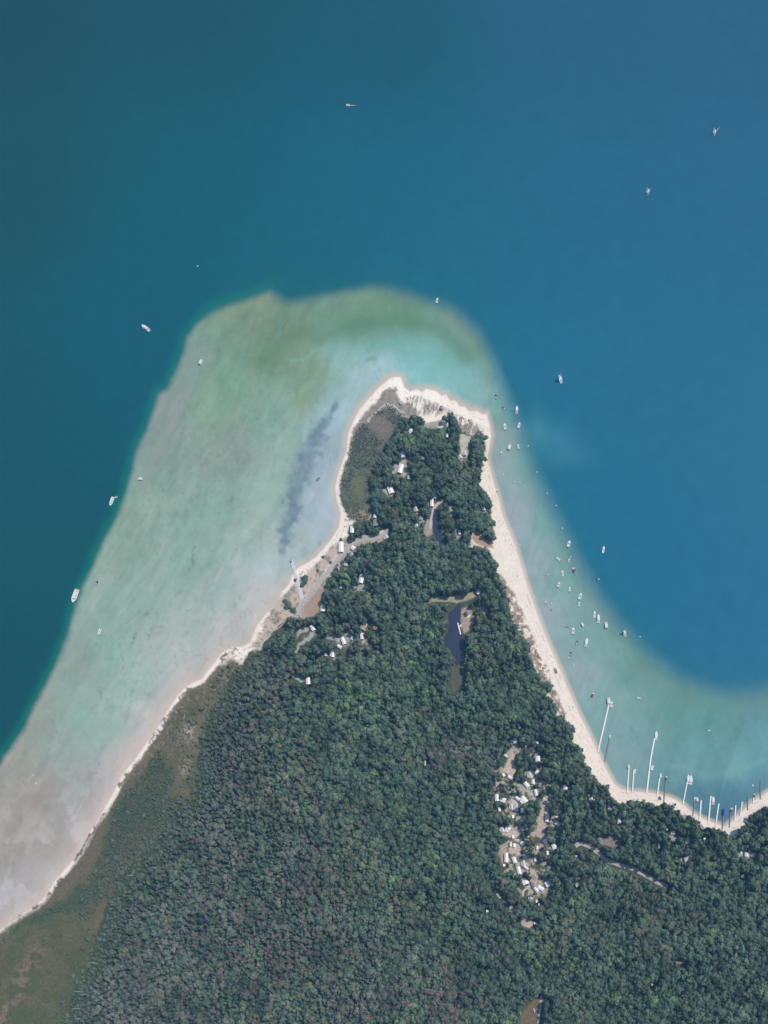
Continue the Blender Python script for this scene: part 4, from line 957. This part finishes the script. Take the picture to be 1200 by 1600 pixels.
def ramp():
    pts = resample([(455.5,874),(459,888),(464,906),(469,922),(473,937)], 2.0); n = len(pts); P0 = (wx(pts[0][0]), wy(pts[0][1]))
    r = empty('ramp_pier', (P0[0], P0[1], 0)); vs = []
    for i, (x, y) in enumerate(pts):
        a = pts[max(0, i-1)]; b = pts[min(n-1, i+1)]; dx, dy = b[0]-a[0], b[1]-a[1]; l = math.hypot(dx, dy); w = 2.1+1.0*i/n
        z = max(.9, hz(x, y)+.35)
        for s in (-1, 1):
            vs.append((wx(x-dy/l*w*s)-P0[0], wy(y+dx/l*w*s)-P0[1], z))
        for s in (1, -1):
            vs.append((wx(x-dy/l*w*s)-P0[0], wy(y+dx/l*w*s)-P0[1], -1.5))
    m = MB(); m.loft([vs[i*4:i*4+4] for i in range(n)]); m.build('deck', M['concrete'], r)
    for (x, y) in ((454.4,874.5),(457,873.8),(455.6,879),(459.4,890)):
        MB().tube((wx(x)-P0[0], wy(y)-P0[1], -1.5), (wx(x)-P0[0], wy(y)-P0[1], 2.4), .28, n=8).build('bollard', M['greywood'], r)
    MB().box(-.9, .9, -3.6, -1.8, .95, 2.2).build('equipment_box', M['hullgrey'], r)
    tag(r, 'concrete boat ramp pier running from the shore road into shallows', 'pier')
ramp()
# shore fence
def fence(pts, lab):
    P = resample(pts, 2.4); r = empty('fence', (wx(P[0][0]), wy(P[0][1]), hz(*P[0]))); ox, oy, oz = r.location; m = MB(); pp = None
    Q = [(wx(x)-ox, wy(y)-oy, hz(x, y)-oz) for x, y in P]
    for a, b in zip(Q[:-1], Q[1:]):
        L = math.hypot(b[0]-a[0], b[1]-a[1]); nx_, ny_ = -(b[1]-a[1])/L*.28, (b[0]-a[0])/L*.28
        m.add([(a[0]-nx_,a[1]-ny_,a[2]-.2),(b[0]-nx_,b[1]-ny_,b[2]-.2),(b[0]+nx_,b[1]+ny_,b[2]-.2),(a[0]+nx_,a[1]+ny_,a[2]-.2),(a[0]-nx_,a[1]-ny_,a[2]+1.1),(b[0]-nx_,b[1]-ny_,b[2]+1.1),(b[0]+nx_,b[1]+ny_,b[2]+1.1),(a[0]+nx_,a[1]+ny_,a[2]+1.1)], [(4,5,6,7),(0,1,5,4),(1,2,6,5),(2,3,7,6),(3,0,4,7)])
    m.build('panel', M['wallwhite'], r)
    for q in Q:
        if pp is None: o = pp = MB().box(-.32, .32, -.32, .32, -.3, 1.35).build('post', M['wallwhite'], r)
        else: o = pp.copy(); C.objects.link(o); o.parent = r
        o.location = q
    tag(r, lab, 'fence')
fence([(405,1015),(412,1005),(424,994)], 'white fence section below the other two by the western trees')
fence([(430,987),(436,983),(442.5,977.5)], 'short upper white fence section nearest the boulders')
fence([(388,1013),(398,1009),(407,1009)], 'white fence section curving onto the western beach')

# parked cars by the shore road
# ---- CARS
def make_car():
    r = empty('parked_car', (0, 0, 0))
    def sec(y, w, z0, z1): return [(-w, y, z0), (-w, y, z1), (w, y, z1), (w, y, z0)]
    MB().loft([sec(-2.3, .8, .35, .75), sec(-2.1, .9, .3, .95), sec(1.2, .9, .3, .95), sec(2.1, .86, .3, .78), sec(2.3, .75, .4, .65)]).build('body', M['carsilver'], r)
    MB().loft([sec(-1.9, .78, .94, .96), sec(-1.3, .68, .94, 1.45), sec(.2, .66, .94, 1.45), sec(1.0, .76, .94, .97)]).build('cabin', M['glass'], r)
    MB().box(-.62, .62, -1.25, .15, 1.452, 1.5).build('roof', M['carsilver'], r)
    for sx in (-1, 1):
        for y in (-1.4, 1.4): MB().tube((sx*.72, y, .33), (sx*.93, y, .33), .33, n=12).build('wheel', M['tyre'], r)
    return r
car = make_car()
for i, (x, y, a, lab) in enumerate([(531,885,0,'silver car parked right of the shore road at its middle'),(530,890,20,'silver car just below the mid shore road car'),(525,899,70,'silver car parked crosswise below right of the shore road'),
      (517,905,5,'silver car nearest the brown sand triangle top'),(521,896,60,'silver car left of the crosswise parked one'),(463,966,80,'dark shadowed car at the lower end of the shore road'),(471,965,10,'car beside the lower road end by trees'),(835,1579,20,'single vehicle on the brown southern meadow')]):
    o = place(car, 'car', x, y, .12, math.radians(a), (1.15, 1.15, 1)); tag(o, lab, 'car', 'cars parked by the roads')

# ---------------------------------------------------------------- people on the sand
# ---- PEOPLE
def make_person(name, cloth, pose=0):
    J = [(0,0,.95),(0,0,1.15),(0,0,1.42),(0,0,1.55),(0,.01,1.68),(0,.01,1.76),
         (-.19,0,1.42),(-.27,.02,1.15),(-.27,.12,.92),(.19,0,1.42),(.28,-.02,1.16),(.3,.08,.92),
         (-.1,0,.9),(-.12,.06+.12*pose,.5),(-.12,-.02+.2*pose,.08),(-.12,.14+.2*pose,.04),(.1,0,.9),(.12,.04-.1*pose,.5),(.12,-.04-.3*pose,.08),(.12,.12-.3*pose,.04)]
    R = [.14,.13,.15,.06,.1,.085,.07,.05,.04,.07,.05,.04,.1,.065,.045,.04,.1,.065,.045,.04]
    E = [(0,1),(1,2),(2,3),(3,4),(4,5),(2,6),(6,7),(7,8),(2,9),(9,10),(10,11),(0,12),(12,13),(13,14),(14,15),(0,16),(16,17),(17,18),(18,19)]
    me = bpy.data.meshes.new('body'); me.from_pydata(J, E, []); o = bpy.data.objects.new('tmp', me); C.objects.link(o)
    sk = o.modifiers.new('s', 'SKIN')
    for v, r in zip(me.skin_vertices[0].data, R): v.radius = (r, r*.85)
    me.skin_vertices[0].data[0].use_root = True
    o.modifiers.new('u', 'SUBSURF').levels = 1
    dg = bpy.context.evaluated_depsgraph_get(); bm_ = bpy.data.meshes.new_from_object(o.evaluated_get(dg)); bpy.data.objects.remove(o)
    bm_.materials.clear(); bm_.materials.append(M['skin'])
    r = empty(name, (0, 0, 0)); b = bpy.data.objects.new('body', bm_); C.objects.link(b); b.parent = r
    rings = [[(.17*math.cos(t)*s, .13*math.sin(t)*s, z) for t in [2*math.pi*k/10 for k in range(10)]] for z, s in ((.72, 1.15), (.86, 1.12), (1.02, 1.0), (1.04, .9))]
    MB().loft(rings).build('shorts', M[cloth], r, True)
    rings = [[(.1*math.cos(t)*s, -.01+.105*math.sin(t)*s, z) for t in [2*math.pi*k/10 for k in range(10)]] for z, s in ((1.7, 1.0), (1.78, 1.0), (1.84, .75), (1.86, .3))]
    MB().loft(rings).build('hair', M['hair'], r, True)
    return r
PE = [make_person('person', 'cloth_navy', 0), make_person('person', 'cloth_red', 1)]
PPL = [(443,103),(385,150),(525,252),(590,470),(600,478),(640,570),(662,615),(675,690),(716,740),(777,885),(765,915),(855,1120),(875,1132),(560,385),(640,575),(825,975)]
PPL = [(720+x/5, 880+y/5) for x, y in PPL] + [(500+x/3.75, 560+y/3.75) for x, y in [(1010,810),(1014,822),(1075,965),(1072,1022),(1085,1065),(1088,1072),(1110,1068),(970,655),(990,700),(1012,770),(1140,1130)]] + [(915,1152),(925,1183),(926,1190),(950,1218),(1026,1249),(1052,1255),(1067,1262)]
PL = [(834,990,'the tufted dune middle'),(795,850,'the beach access sand'),(768,740,'the narrow tip beach'),(868,1048,'the beached grey boat'),(934,1172,'the first long pier foot'),(1026,1245,'the sixth pier foot'),(812,905,'the widest beach stretch'),(895,1100,'the lower dune end'),(780,800,'the wooded beach corner')]
for i, (x, y) in enumerate(PPL):
    o = place(PE[i % 2], 'pe%d' % (i % 2), x, y, 0, random.uniform(0, 6.28), (1.25, 1.25, 1.15))
    pose = 'person walking on the sand' if i % 2 else 'person standing on the sand'
    tag(o, uniq(pose, x, y, PL), 'person', 'people along the east beach')

# ---------------------------------------------------------------- vegetation
# ---- TREES
def tpl_broad(seed, detail=1):
    r = np.random.default_rng(seed)
    t = (1+5**.5)/2
    iv = np.array([(-1,t,0),(1,t,0),(-1,-t,0),(1,-t,0),(0,-1,t),(0,1,t),(0,-1,-t),(0,1,-t),(t,0,-1),(t,0,1),(-t,0,-1),(-t,0,1)], float); iv /= np.linalg.norm(iv[0])
    fa = np.array([(0,11,5),(0,5,1),(0,1,7),(0,7,10),(0,10,11),(1,5,9),(5,11,4),(11,10,2),(10,7,6),(7,1,8),(3,9,4),(3,4,2),(3,2,6),(3,6,8),(3,8,9),(4,9,5),(2,4,11),(6,2,10),(8,6,7),(9,8,1)])
    Vs = []; Fs = []; n = 0
    nb = 5 if detail else 4
    for k in range(nb):       # overlapping boughs of different size
        a = 2*math.pi*k/nb + r.uniform(-.5, .5); q = r.uniform(.3, .6) if k else 0
        c = np.array((q*math.cos(a), q*math.sin(a), r.uniform(.5, .78)))
        s = np.array((r.uniform(.32, .5), r.uniform(.32, .5), r.uniform(.14, .2)))
        if k == 0: c = np.array((0, 0, .78)); s = np.array((.5, .5, .2))
        v = iv*(1+r.uniform(-.25, .25, (12, 1)))*s + c; Vs.append(v); Fs.append(fa+n); n += 12
    m = 46 if detail else 26
    for k in range(m):        # leaf clumps standing proud of the boughs
        b = Vs[r.integers(0, nb)][:12]; c = b.mean(0); d = r.normal(size=3); d[2] = abs(d[2])*1.5+.25; d /= np.linalg.norm(d)
        p = c + d*np.array((.48, .48, .19))*r.uniform(.8, 1.25)
        a = np.cross(d, r.normal(size=3)); a /= np.linalg.norm(a); bb = np.cross(d, a); s = r.uniform(.10, .2)
        tilt = d*r.uniform(-.25, .25)
        z = np.array((1, 1, .5))
        Vs.append(np.array([p-(a+tilt)*s*z, p+bb*s*1.1*z, p+(a-tilt)*s*z, p-bb*s*z*.8])); Fs.append(np.array([(0,1,2),(0,2,3)])+n); n += 4
    return np.concatenate(Vs), np.concatenate(Fs)
def tpl_pine(seed):
    r = np.random.default_rng(seed); Vs = []; Fs = []; n = 0; tiers = 6; N = 11
    for k in range(tiers):
        t = k/(tiers-1); z = .2+.66*t; R = (1-t)**.85*.92+.12; a0 = r.uniform(0, 6.28)
        ring_ = []
        for i in range(N):
            a = a0+2*math.pi*i/N + r.uniform(-.12, .12); q = R*(r.uniform(.8, 1.15) if i % 2 == 0 else r.uniform(.4, .62))
            ring_.append((q*math.cos(a), q*math.sin(a), z-.05*q+r.uniform(-.02, .02)))
        top = (r.uniform(-.04, .04), r.uniform(-.04, .04), z+.22*(1-.35*t))
        Vs.append(np.array(ring_+[top])); Fs.append(np.array([(i, (i+1) % N, N) for i in range(N)])+n); n += N+1
    return np.concatenate(Vs), np.concatenate(Fs)
BT = [tpl_broad(100+i) for i in range(6)]; PT = [tpl_pine(200+i) for i in range(5)]
TINTS = {'pine': (0.056, 0.105, 0.082), 'dark': (0.070, 0.118, 0.085), 'mid': (0.104, 0.148, 0.104), 'olive': (0.135, 0.155, 0.100), 'bright': (0.125, 0.200, 0.095), 'brown': (0.148, 0.128, 0.110), 'grey': (0.136, 0.142, 0.128)}
# candidate positions: jittered grid over the wooded area, judged where the crown top is seen from above
def forest_points(step):
    xs = np.arange(40, 1275, step); ys = np.arange(600, 1690, step*.9)
    X, Y = np.meshgrid(xs, ys); X[::2] += step/2
    X = X + RNG.uniform(-.62, .62, X.shape)*step; Y = Y + RNG.uniform(-.62, .62, Y.shape)*step
    return X.ravel(), Y.ravel()
NPX, NPY = 850.0, 1550.0
TX, TY = forest_points(4.7)
big = fbm(TX/26, TY/26, 131, 3)
nfor = len(TX)
TH = (11.0 + 6.5*np.clip((big-.3)/.4, 0, 1) + RNG.uniform(-1.6, 2.0, nfor) + 4.0*(fbm(TX/9, TY/9, 231, 2)-.5))
westf = 1 - sstep(420, 560, TX - (TY-1200)*.25)
TH *= (1 - .26*westf)
tipf = inside([(540,640),(780,640),(790,860),(540,860)], TX, TY); TH = np.where(tipf, np.minimum(TH, 11), TH)
def project(x, y, z): k = z/(CAMH-z); return x+(x-NPX)*k, y+(y-NPY)*k
CX, CY = project(TX, TY, TH*.72)
jX = CX + (fbm(CX/6, CY/6, 141, 2)-.5)*4; jY = CY + (fbm(CX/6, CY/6, 151, 2)-.5)*4
sdF = sdist(FOREST, CX, CY)
ok = inside(FOREST, jX, jY) & (sdF > -1)
ok |= (CX < 420) & (inside(SHRUBS, CX, CY) | inside(OLIVE, CX, CY) | inside(MEADOW, CX, CY)) & (dist_line(SHORE, CX, CY) > 14) & (sdF < 0) & (RNG.random(nfor) < .75*np.exp(sdF/np.where(inside(SHRUBS, CX, CY), 26.0, 9.0)))
R_px = (4.9 - 1.25*westf)*np.exp(RNG.normal(-.06, .36, nfor))*np.where(tipf, .9, 1)
R_px = np.clip(R_px, 1.9, 8.5); TH = TH*(.72+.28*np.clip(R_px/4.3, .4, 1.5))
# the western wood thins out into low scrub towards the dune slope
wedge = np.maximum(0, sdist(FOREST, CX, CY)); fade = sstep(2, 46, wedge + (fbm(CX/14, CY/14, 241, 3)-.5)*26)
fade = 1 - (1-fade)*(CX < 430)*(CY > 1015)
TH = TH*(.32+.68*fade); R_px = R_px*(.62+.38*fade)
for nm, (pl, tone) in CLEAR.items():
    if nm in ('cot_n', 'grass_lane'): keep = .3
    else: keep = 1.05 if nm.startswith('pond') else .75
    ok &= ~((sdist(pl, CX, CY) > -R_px*keep) | (sdist(pl, TX, TY) > 0))
ok &= ~(dist_line([(388,1012),(407,1009),(412,1005),(424,994),(430,987),(442,977)], CX, CY) < 4.5+R_px*.6)
ok &= ~(sdist(POND, CX, CY) > -2.5); ok &= ~(sdist(POND, TX, TY) > -1)
for nm, pts, w in ROADS:
    ok &= ~(dist_line(pts, CX, CY) < w/MPP/2 + R_px*1.0); ok &= ~(dist_line(pts, TX, TY) < w/MPP/2 + 1)
for (x, y, w, l, a, k) in HOUSES:
    hx, hy = project(x, y, 3.0)
    rr_ = max(w, l)*.5
    ok &= ~(np.hypot(CX-hx, CY-hy) < rr_*.8 + R_px*.95); ok &= ~(np.hypot(TX-x, TY-y) < rr_+1)
camp = inside([(772,1165),(850,1150),(880,1230),(875,1330),(862,1400),(820,1405),(778,1360),(768,1250)], CX, CY)
ok &= ~(camp & (fbm(CX/7, CY/7, 161, 2) > .49))
hws = inside([(505,870),(530,880),(600,985),(600,1030),(500,1035),(455,1030),(450,985),(505,968)], CX, CY)
ok &= ~(hws & (fbm(CX/7, CY/7, 171, 2) > .56))
gap = (fbm(CX/11, CY/11, 181, 2) > .86); ok &= ~gap
TX, TY, TH, CX, CY, R_px, westf, tipf, big, fade = [a[ok] for a in (TX, TY, TH, CX, CY, R_px, westf, tipf, big, fade)]
nfor = len(TX)
hts = height(TX, TY)
# species and tone follow large soft patches
pn = fbm(CX/45, CY/45, 191, 3); bn = fbm(CX/30, CY/30, 201, 3); rn = RNG.random(nfor)
pine = (rn < np.where(westf > .5, .45, .30 + .9*np.clip(pn-.45, 0, .4)))
ZN = [(480,1390,45,'brown'),(330,1430,50,'grey'),(560,1335,28,'olive'),(420,1250,35,'olive'),(610,1530,55,'grey'),(250,1490,60,'grey'),(420,1500,55,'brown'),(545,1290,26,'olive'),(470,1330,30,'grey'),(360,1190,35,'grey'),(700,1170,30,'grey'),(560,1390,30,'olive'),
      (548,1095,24,'bright'),(566,1075,16,'bright'),(400,1205,10,'bright'),(520,1130,22,'bright'),(700,1560,40,'brown'),(1010,1430,45,'olive'),(870,1460,40,'olive'),(345,1300,40,'grey'),(640,1420,40,'olive'),(470,1200,30,'olive'),(200,1560,45,'grey')]
zk = np.full(len(TX), None, object)
for (zx, zy, zr, zz) in ZN:
    g = np.exp(-((CX-zx)**2 + (CY-zy)**2)/(zr*zr))*(.5 + 1.0*fbm(CX/11, CY/11, 261, 2)); zk[RNG.random(len(TX)) < g*.55] = zz
patch = (.50 + 1.0*fbm(TX/36, TY/36, 211, 3))*(.8+.4*fbm(TX/12, TY/12, 213, 2)); wn_ = fbm(TX/24, TY/28, 221, 3); tint = np.zeros((nfor, 3)); kindw = np.empty(nfor, object)
for i in range(nfor):
    if pine[i]: k = 'pine' if rn[i] < .28 else 'dark'
    else:
        q = RNG.random()
        if westf[i] > .5:
            g_ = min(.6, max(0, (wn_[i]-.44)*4)); k = ('brown' if RNG.random() < .22 else 'grey') if q < g_ else ('olive' if q < g_+.18 else ('mid' if q < .88 else 'dark'))
        else: k = 'bright' if q < .035+1.6*max(0, bn[i]-.60) else ('olive' if q < .12 else ('brown' if q < .13 else ('mid' if q < .72 else 'dark')))
    if zk[i] is not None and not (pine[i] and RNG.random() < .5): k = zk[i]; pine[i] = False
    kindw[i] = k; tint[i] = np.array(TINTS[k])*np.array((1.0, .98, .87))*RNG.uniform(.86, 1.16)*patch[i]
    tint[i] = tint[i]*fade[i] + (1-fade[i])*np.array((.105,.135,.092))*RNG.uniform(.8, 1.15)*(1+RNG.uniform(-.06, .06, 3))
# the ~300 that stand out: crowns at clearings, roads, beaches and cottages, plus the broadest of the rest
dedge = np.abs(sdist(FOREST, CX, CY))
for nm, (pl, tone) in CLEAR.items(): dedge = np.minimum(dedge, np.abs(sdist(pl, CX, CY)))
for x, y, w, l, a, k in HOUSES: dedge = np.minimum(dedge, np.hypot(CX-x, CY-y)-w/2+2)
inframe = (CX > 4) & (CX < 1196) & (CY < 1596)
score = R_px*1.0 + TH*.12 - np.minimum(dedge, 40)*.12 + np.where(inframe, 0, -100)
order = np.argsort(-score); indiv = np.zeros(nfor, bool); indiv[order[:290]] = True
def stuff_trees(name, idx_mask, temps, label, cat):
    Vs = []; Fs = []; Cs = []; n = 0
    ids = np.nonzero(idx_mask)[0]; tsel = RNG.integers(0, len(temps), len(ids))
    for t, (tv, tf) in enumerate(temps):
        ii = ids[tsel == t]
        if not len(ii): continue
        a = RNG.uniform(0, 6.28, len(ii)); ca, sa = np.cos(a)[:, None], np.sin(a)[:, None]
        r = (R_px[ii]*MPP*1.12)[:, None]*RNG.uniform(.9, 1.1, (len(ii), 1)); h = TH[ii][:, None]
        lean = RNG.uniform(-.06, .06, (len(ii), 2))
        x = tv[None, :, 0]*r; y = tv[None, :, 1]*r; z = tv[None, :, 2]*h
        X = x*ca - y*sa + wx(TX[ii])[:, None] + z*lean[:, :1]; Y = x*sa + y*ca + wy(TY[ii])[:, None] + z*lean[:, 1:]
        Z = z + hts[ii][:, None]
        Vs.append(np.stack([X, Y, Z], -1).reshape(-1, 3)); nv = len(tv)
        Fs.append((tf[None] + (np.arange(len(ii))*nv)[:, None, None] + n).reshape(-1, 3)); n += len(ii)*nv
        c = np.repeat(tint[ii][:, None], nv, 1)*RNG.uniform(.82, 1.18, (len(ii), nv, 1)); Cs.append(c.reshape(-1, 3))
    o = mesh_np(name, np.concatenate(Vs), np.concatenate(Fs), M['leaf'], col=np.concatenate(Cs)); tag(o, label, cat, kind='stuff'); return o
stuff_trees('broadleaf_wood', ~indiv & ~pine, BT, 'unbroken broadleaf wood covering the inland of the spit', 'wood')
stuff_trees('pine_wood', ~indiv & pine, PT, 'dark pointed conifers mixed all through the wood', 'wood')
KN = {'pine': 'very dark', 'dark': 'dark green', 'mid': 'mid green', 'olive': 'olive green', 'bright': 'yellow green', 'brown': 'reddish brown', 'grey': 'greyish'}
cache = {}
for i in np.nonzero(indiv)[0]:
    i = int(i); isp = bool(pine[i]); tno = i % (len(PT) if isp else len(BT)); key = (isp, tno, kindw[i])
    if key not in cache:
        tv, tf = (PT if isp else BT)[tno]; col_ = np.tile(np.array(TINTS[kindw[i]]), (len(tv), 1))*RNG.uniform(.75, 1.25, (len(tv), 1))
        nm = 'pine_tree' if isp else 'broadleaf_tree'
        root = empty(nm, (0, 0, 0)); mesh_np('crown', tv, tf, M['leaf'], root, col=col_)
        m = MB(); m.tube((0, 0, -.02), (0, 0, .5), .07, .045, 6); m.tube((0, 0, .5), (.02, 0, .8), .045, .015, 6)
        if not isp:
            for q in range(4): a = 1.57*q+.4; m.tube((0, 0, .38), (.45*math.cos(a), .45*math.sin(a), .66), .03, .01, 5)
        m.build('trunk', M['bark'], root); cache[key] = root; o = root
    else: o = copy_tree(cache[key])
    r = R_px[i]*MPP*1.15
    o.location = (wx(TX[i]), wy(TY[i]), float(hts[i])); o.rotation_euler = (0, 0, random.uniform(0, 6.28)); o.scale = (r, r, float(TH[i]))
    sz = 'broad' if R_px[i] > 4.9 else ('slim' if R_px[i] < 3.6 else '')
    base = ' '.join(s for s in (sz, KN[kindw[i]], 'pine' if isp else 'round crowned', 'tree') if s)
    tag(o, uniq(base, float(CX[i]), float(CY[i])), 'tree', 'trees standing out along clearings and shores')

# low shrubs of the western dune slopes
def shrubs(name, polys, step, hmin, hmax, tones, label, thr=.0, seed=0, rmul=1.0):
    rg = np.random.default_rng(seed); allx = []; ally = []
    for pl in polys:
        A = np.array(pl); xs = np.arange(max(-60, A[:, 0].min()), min(1260, A[:, 0].max()), step); ys = np.arange(A[:, 1].min(), min(1690, A[:, 1].max()), step)
        X, Y = np.meshgrid(xs, ys); X = (X + rg.uniform(-.5, .5, X.shape)*step).ravel(); Y = (Y + rg.uniform(-.5, .5, Y.shape)*step).ravel()
        k = inside(pl, X, Y) & (fbm(X/9, Y/9, 300+seed, 3) > thr + .34*(1-sstep(0, 16, sdist(pl, X, Y)))*(X < 420)) & inside(LANDP, X, Y) & (dist_line(SHORE, X, Y) > 5)
        allx.append(X[k]); ally.append(Y[k])
    if seed == 2: allx[0], ally[0] = [q[~((np.hypot((allx[0]-596)*.8+(ally[0]-668)*.6, ((allx[0]-596)*.6-(ally[0]-668)*.8)*1.5) < 24) | (np.hypot(allx[0]-560, (ally[0]-762)*.6) < 12))] for q in (allx[0], ally[0])]
    X = np.concatenate(allx); Y = np.concatenate(ally); n = len(X); H = rg.uniform(hmin, hmax, n); Z = height(X, Y)
    tv, tf = tpl_broad(seed+900, 0); nv = len(tv)
    a = rg.uniform(0, 6.28, n)[:, None]; r = (rg.uniform(.7, 1.3, n)*step*MPP*.55*rmul)[:, None]
    x = tv[None, :, 0]*r; y = tv[None, :, 1]*r
    P = np.stack([x*np.cos(a)-y*np.sin(a)+wx(X)[:, None], x*np.sin(a)+y*np.cos(a)+wy(Y)[:, None], (tv[None, :, 2]-.3)/.7*H[:, None]+Z[:, None]], -1).reshape(-1, 3)
    Fc = (tf[None] + (np.arange(n)*nv)[:, None, None]).reshape(-1, 3)
    T = np.array(tones)[rg.integers(0, len(tones), n)]*rg.uniform(.8, 1.25, (n, 1)); cc = np.repeat(T[:, None], nv, 1)*rg.uniform(.8, 1.2, (n, nv, 1))
    o = mesh_np(name, P, Fc, M['leaf'], col=cc.reshape(-1, 3)); tag(o, label, 'shrubs', kind='stuff')
shrubs('dune_scrub', [SHRUBS], 3.1, .8, 2.6, [(0.086,0.112,0.075), (0.08,0.102,0.070), (0.105,0.115,0.082), (0.085,0.116,0.074)], 'low green scrub on the southwest dune slope', .30, 1)
shrubs('tip_scrub', [WTIP], 2.6, .3, 1.5, [(0.10,0.125,0.095), (0.12,0.13,0.10), (0.085,0.11,0.08), (0.125,0.125,0.11)], 'low grey green scrub on the western side of the tip', .40, 2)
shrubs('beach_scrub', [NTIP, EASTDUNE, WDUNE], 3.0, .2, .8, [(0.22,0.20,0.17), (0.26,0.235,0.20), (0.15,0.155,0.12)], 'sparse dry beach scrub on the bright sand', .68, 3, .8)
shrubs('meadow_grass', [OLIVE, MEADOW], 5.0, .3, 1.3, [(0.10,0.10,0.07), (0.12,0.11,0.08), (0.08,0.095,0.06)], 'scattered tufts in the western meadows', .56, 4, .6)
# dark bush clumps by the ramp pier
def clump(px, py, r, h, lab):
    tv, tf = tpl_broad(int(px)*3); root = empty('bush', (wx(px), wy(py), hz(px, py)))
    v = tv*np.array((r, r, h)); v[:, 2] -= .3*h; mesh_np('foliage', v, tf, M['leaf'], root, col=np.tile(np.array(TINTS['dark']), (len(v), 1)))
    MB().tube((0, 0, -.2), (0, 0, h*.5), .15, .08).build('stem', M['bark'], root); tag(root, lab, 'bush')
for x, y, r, h, lab in [(478,907,7,3,'large dark bush right of the concrete ramp pier'),(474,915,4.5,2.2,'smaller bush below the large ramp pier bush'),(462,907,3,1.5,'low bush left of the concrete ramp pier'),(452,948,6.5,3,'large dark bush by the shore below the ramp pier'),
    (459,955,5,2.4,'dark bush between the shore bush and the road end'),(446,940,4,2,'small bush nearest the water below the ramp pier'),(505,871,2.5,1.4,'small bush upper of three on the ramp beach'),(497,892,2.6,1.2,'small bush lower of three on the ramp beach'),(517,880,2.4,1.4,'small bush closest to the shore road middle'),
    (534,846,4,2.5,'bush just above the long shoreside cottage'),(729,961,4,2.6,'round dark bush on the pond sandbar'),(1031,1247,2.6,2.5,'dark bush on the beach by the sixth pier'),(1055,1257,2.0,2,'dark bush on the beach right of the seventh pier'),(706,660,6,4,'dark bush clump on the sand above the tip trees')]:
    clump(x, y, r, h, lab)

# bleached dead trees of the western wood
# ---- SNAGS
def make_snag(seed):
    r = random.Random(seed); root = empty('dead_tree', (0, 0, 0)); h = 13
    m = MB(); m.tube((0, 0, -.3), (.2, .1, h*.55), .30, .2, 6); m.tube((.2, .1, h*.55), (.1, .3, h), .2, .05, 6); m.build('trunk', M['deadwood'], root)
    for k in range(7):
        z = h*(.4+.08*k); a = r.uniform(0, 6.28); l = r.uniform(1.0, 2.4)*(1.2-.1*k)
        MB().tube((.15, .15, z), (l*math.cos(a), l*math.sin(a), z+l*.35), .09, .03, 5).build('branch', M['deadwood'], root)
    return root
SN = [make_snag(i) for i in range(3)]
SNP = [(293,1260),(382,1260),(347,1309),(312,1336),(311,1337),(209,1367),(341,1404),(242,1425),(214,1437),(210,1466),(327,1466),(330,1340),(350,1309),(418,1136),(387,1139),(300,1375),(345,1410),(273,1495),(150,1505),(127,1550),(133,1552),(128,1592),(126,1576),
(243,1596),(345,1592),(346,1600),(332,1560),(420,1243),(410,1278),(433,1226),(382,1225),(365,1255),(471,1262),(455,1320),(475,1352),(548,1357),(407,1372),(417,1362),(380,1255),(355,1240),(505,1078),(498,1086),(650,1148),(602,1388),(575,1522),(580,1530),
(592,1505),(655,1519),(702,1540),(720,1545),(703,1565),(690,1600),(560,1400),(440,1430),(392,1500),(370,1455),(455,1470),(520,1480),(600,1450),(617,1410),(645,1600),(420,1560),(480,1590),(295,1450),(262,1396),(365,1366),(338,1380),(322,1420),(252,1356),(400,1330),(380,1175),(445,1170)]
for i, (x, y) in enumerate(SNP):
    z = hz(x, y); kx, ky = x-(x-NPX)*8/CAMH, y-(y-NPY)*8/CAMH
    o = SN[i % 3] if i < 3 else copy_tree(SN[i % 3])
    o.location = (wx(kx), wy(ky), hz(kx, ky)+.3); s = random.uniform(.85, 1.25)
    o.rotation_euler = (random.uniform(-.12, .2), random.uniform(-.75, -.25), 0); o.scale = (s, s, s)
    tag(o, uniq('bleached leaning dead tree', x, y), 'dead tree', 'bleached dead trees in the western wood')

# ---------------------------------------------------------------- haze
HZ = bpy.data.materials.new('haze'); HZ.use_nodes = True; hn = HZ.node_tree; hn.nodes.clear()
pv = hn.nodes.new('ShaderNodeVolumePrincipled'); pv.inputs['Color'].default_value = (0.24, 0.58, 1.0, 1); pv.inputs['Density'].default_value = 0.000085; pv.inputs['Anisotropy'].default_value = 0.0
ho = hn.nodes.new('ShaderNodeOutputMaterial'); hn.links.new(pv.outputs[0], ho.inputs['Volume'])
HZ.cycles.homogeneous_volume = True if hasattr(HZ.cycles, 'homogeneous_volume') else None
hb = MB().box(-5060, 5060, -5060, 5060, -4.0, CAMH+60).build('haze', HZ); tag(hb, kind='stuff'); tag(hb, 'thin bluish summer haze filling the air over the lake', 'haze')
print('trees', nfor, 'individual', int(indiv.sum()))
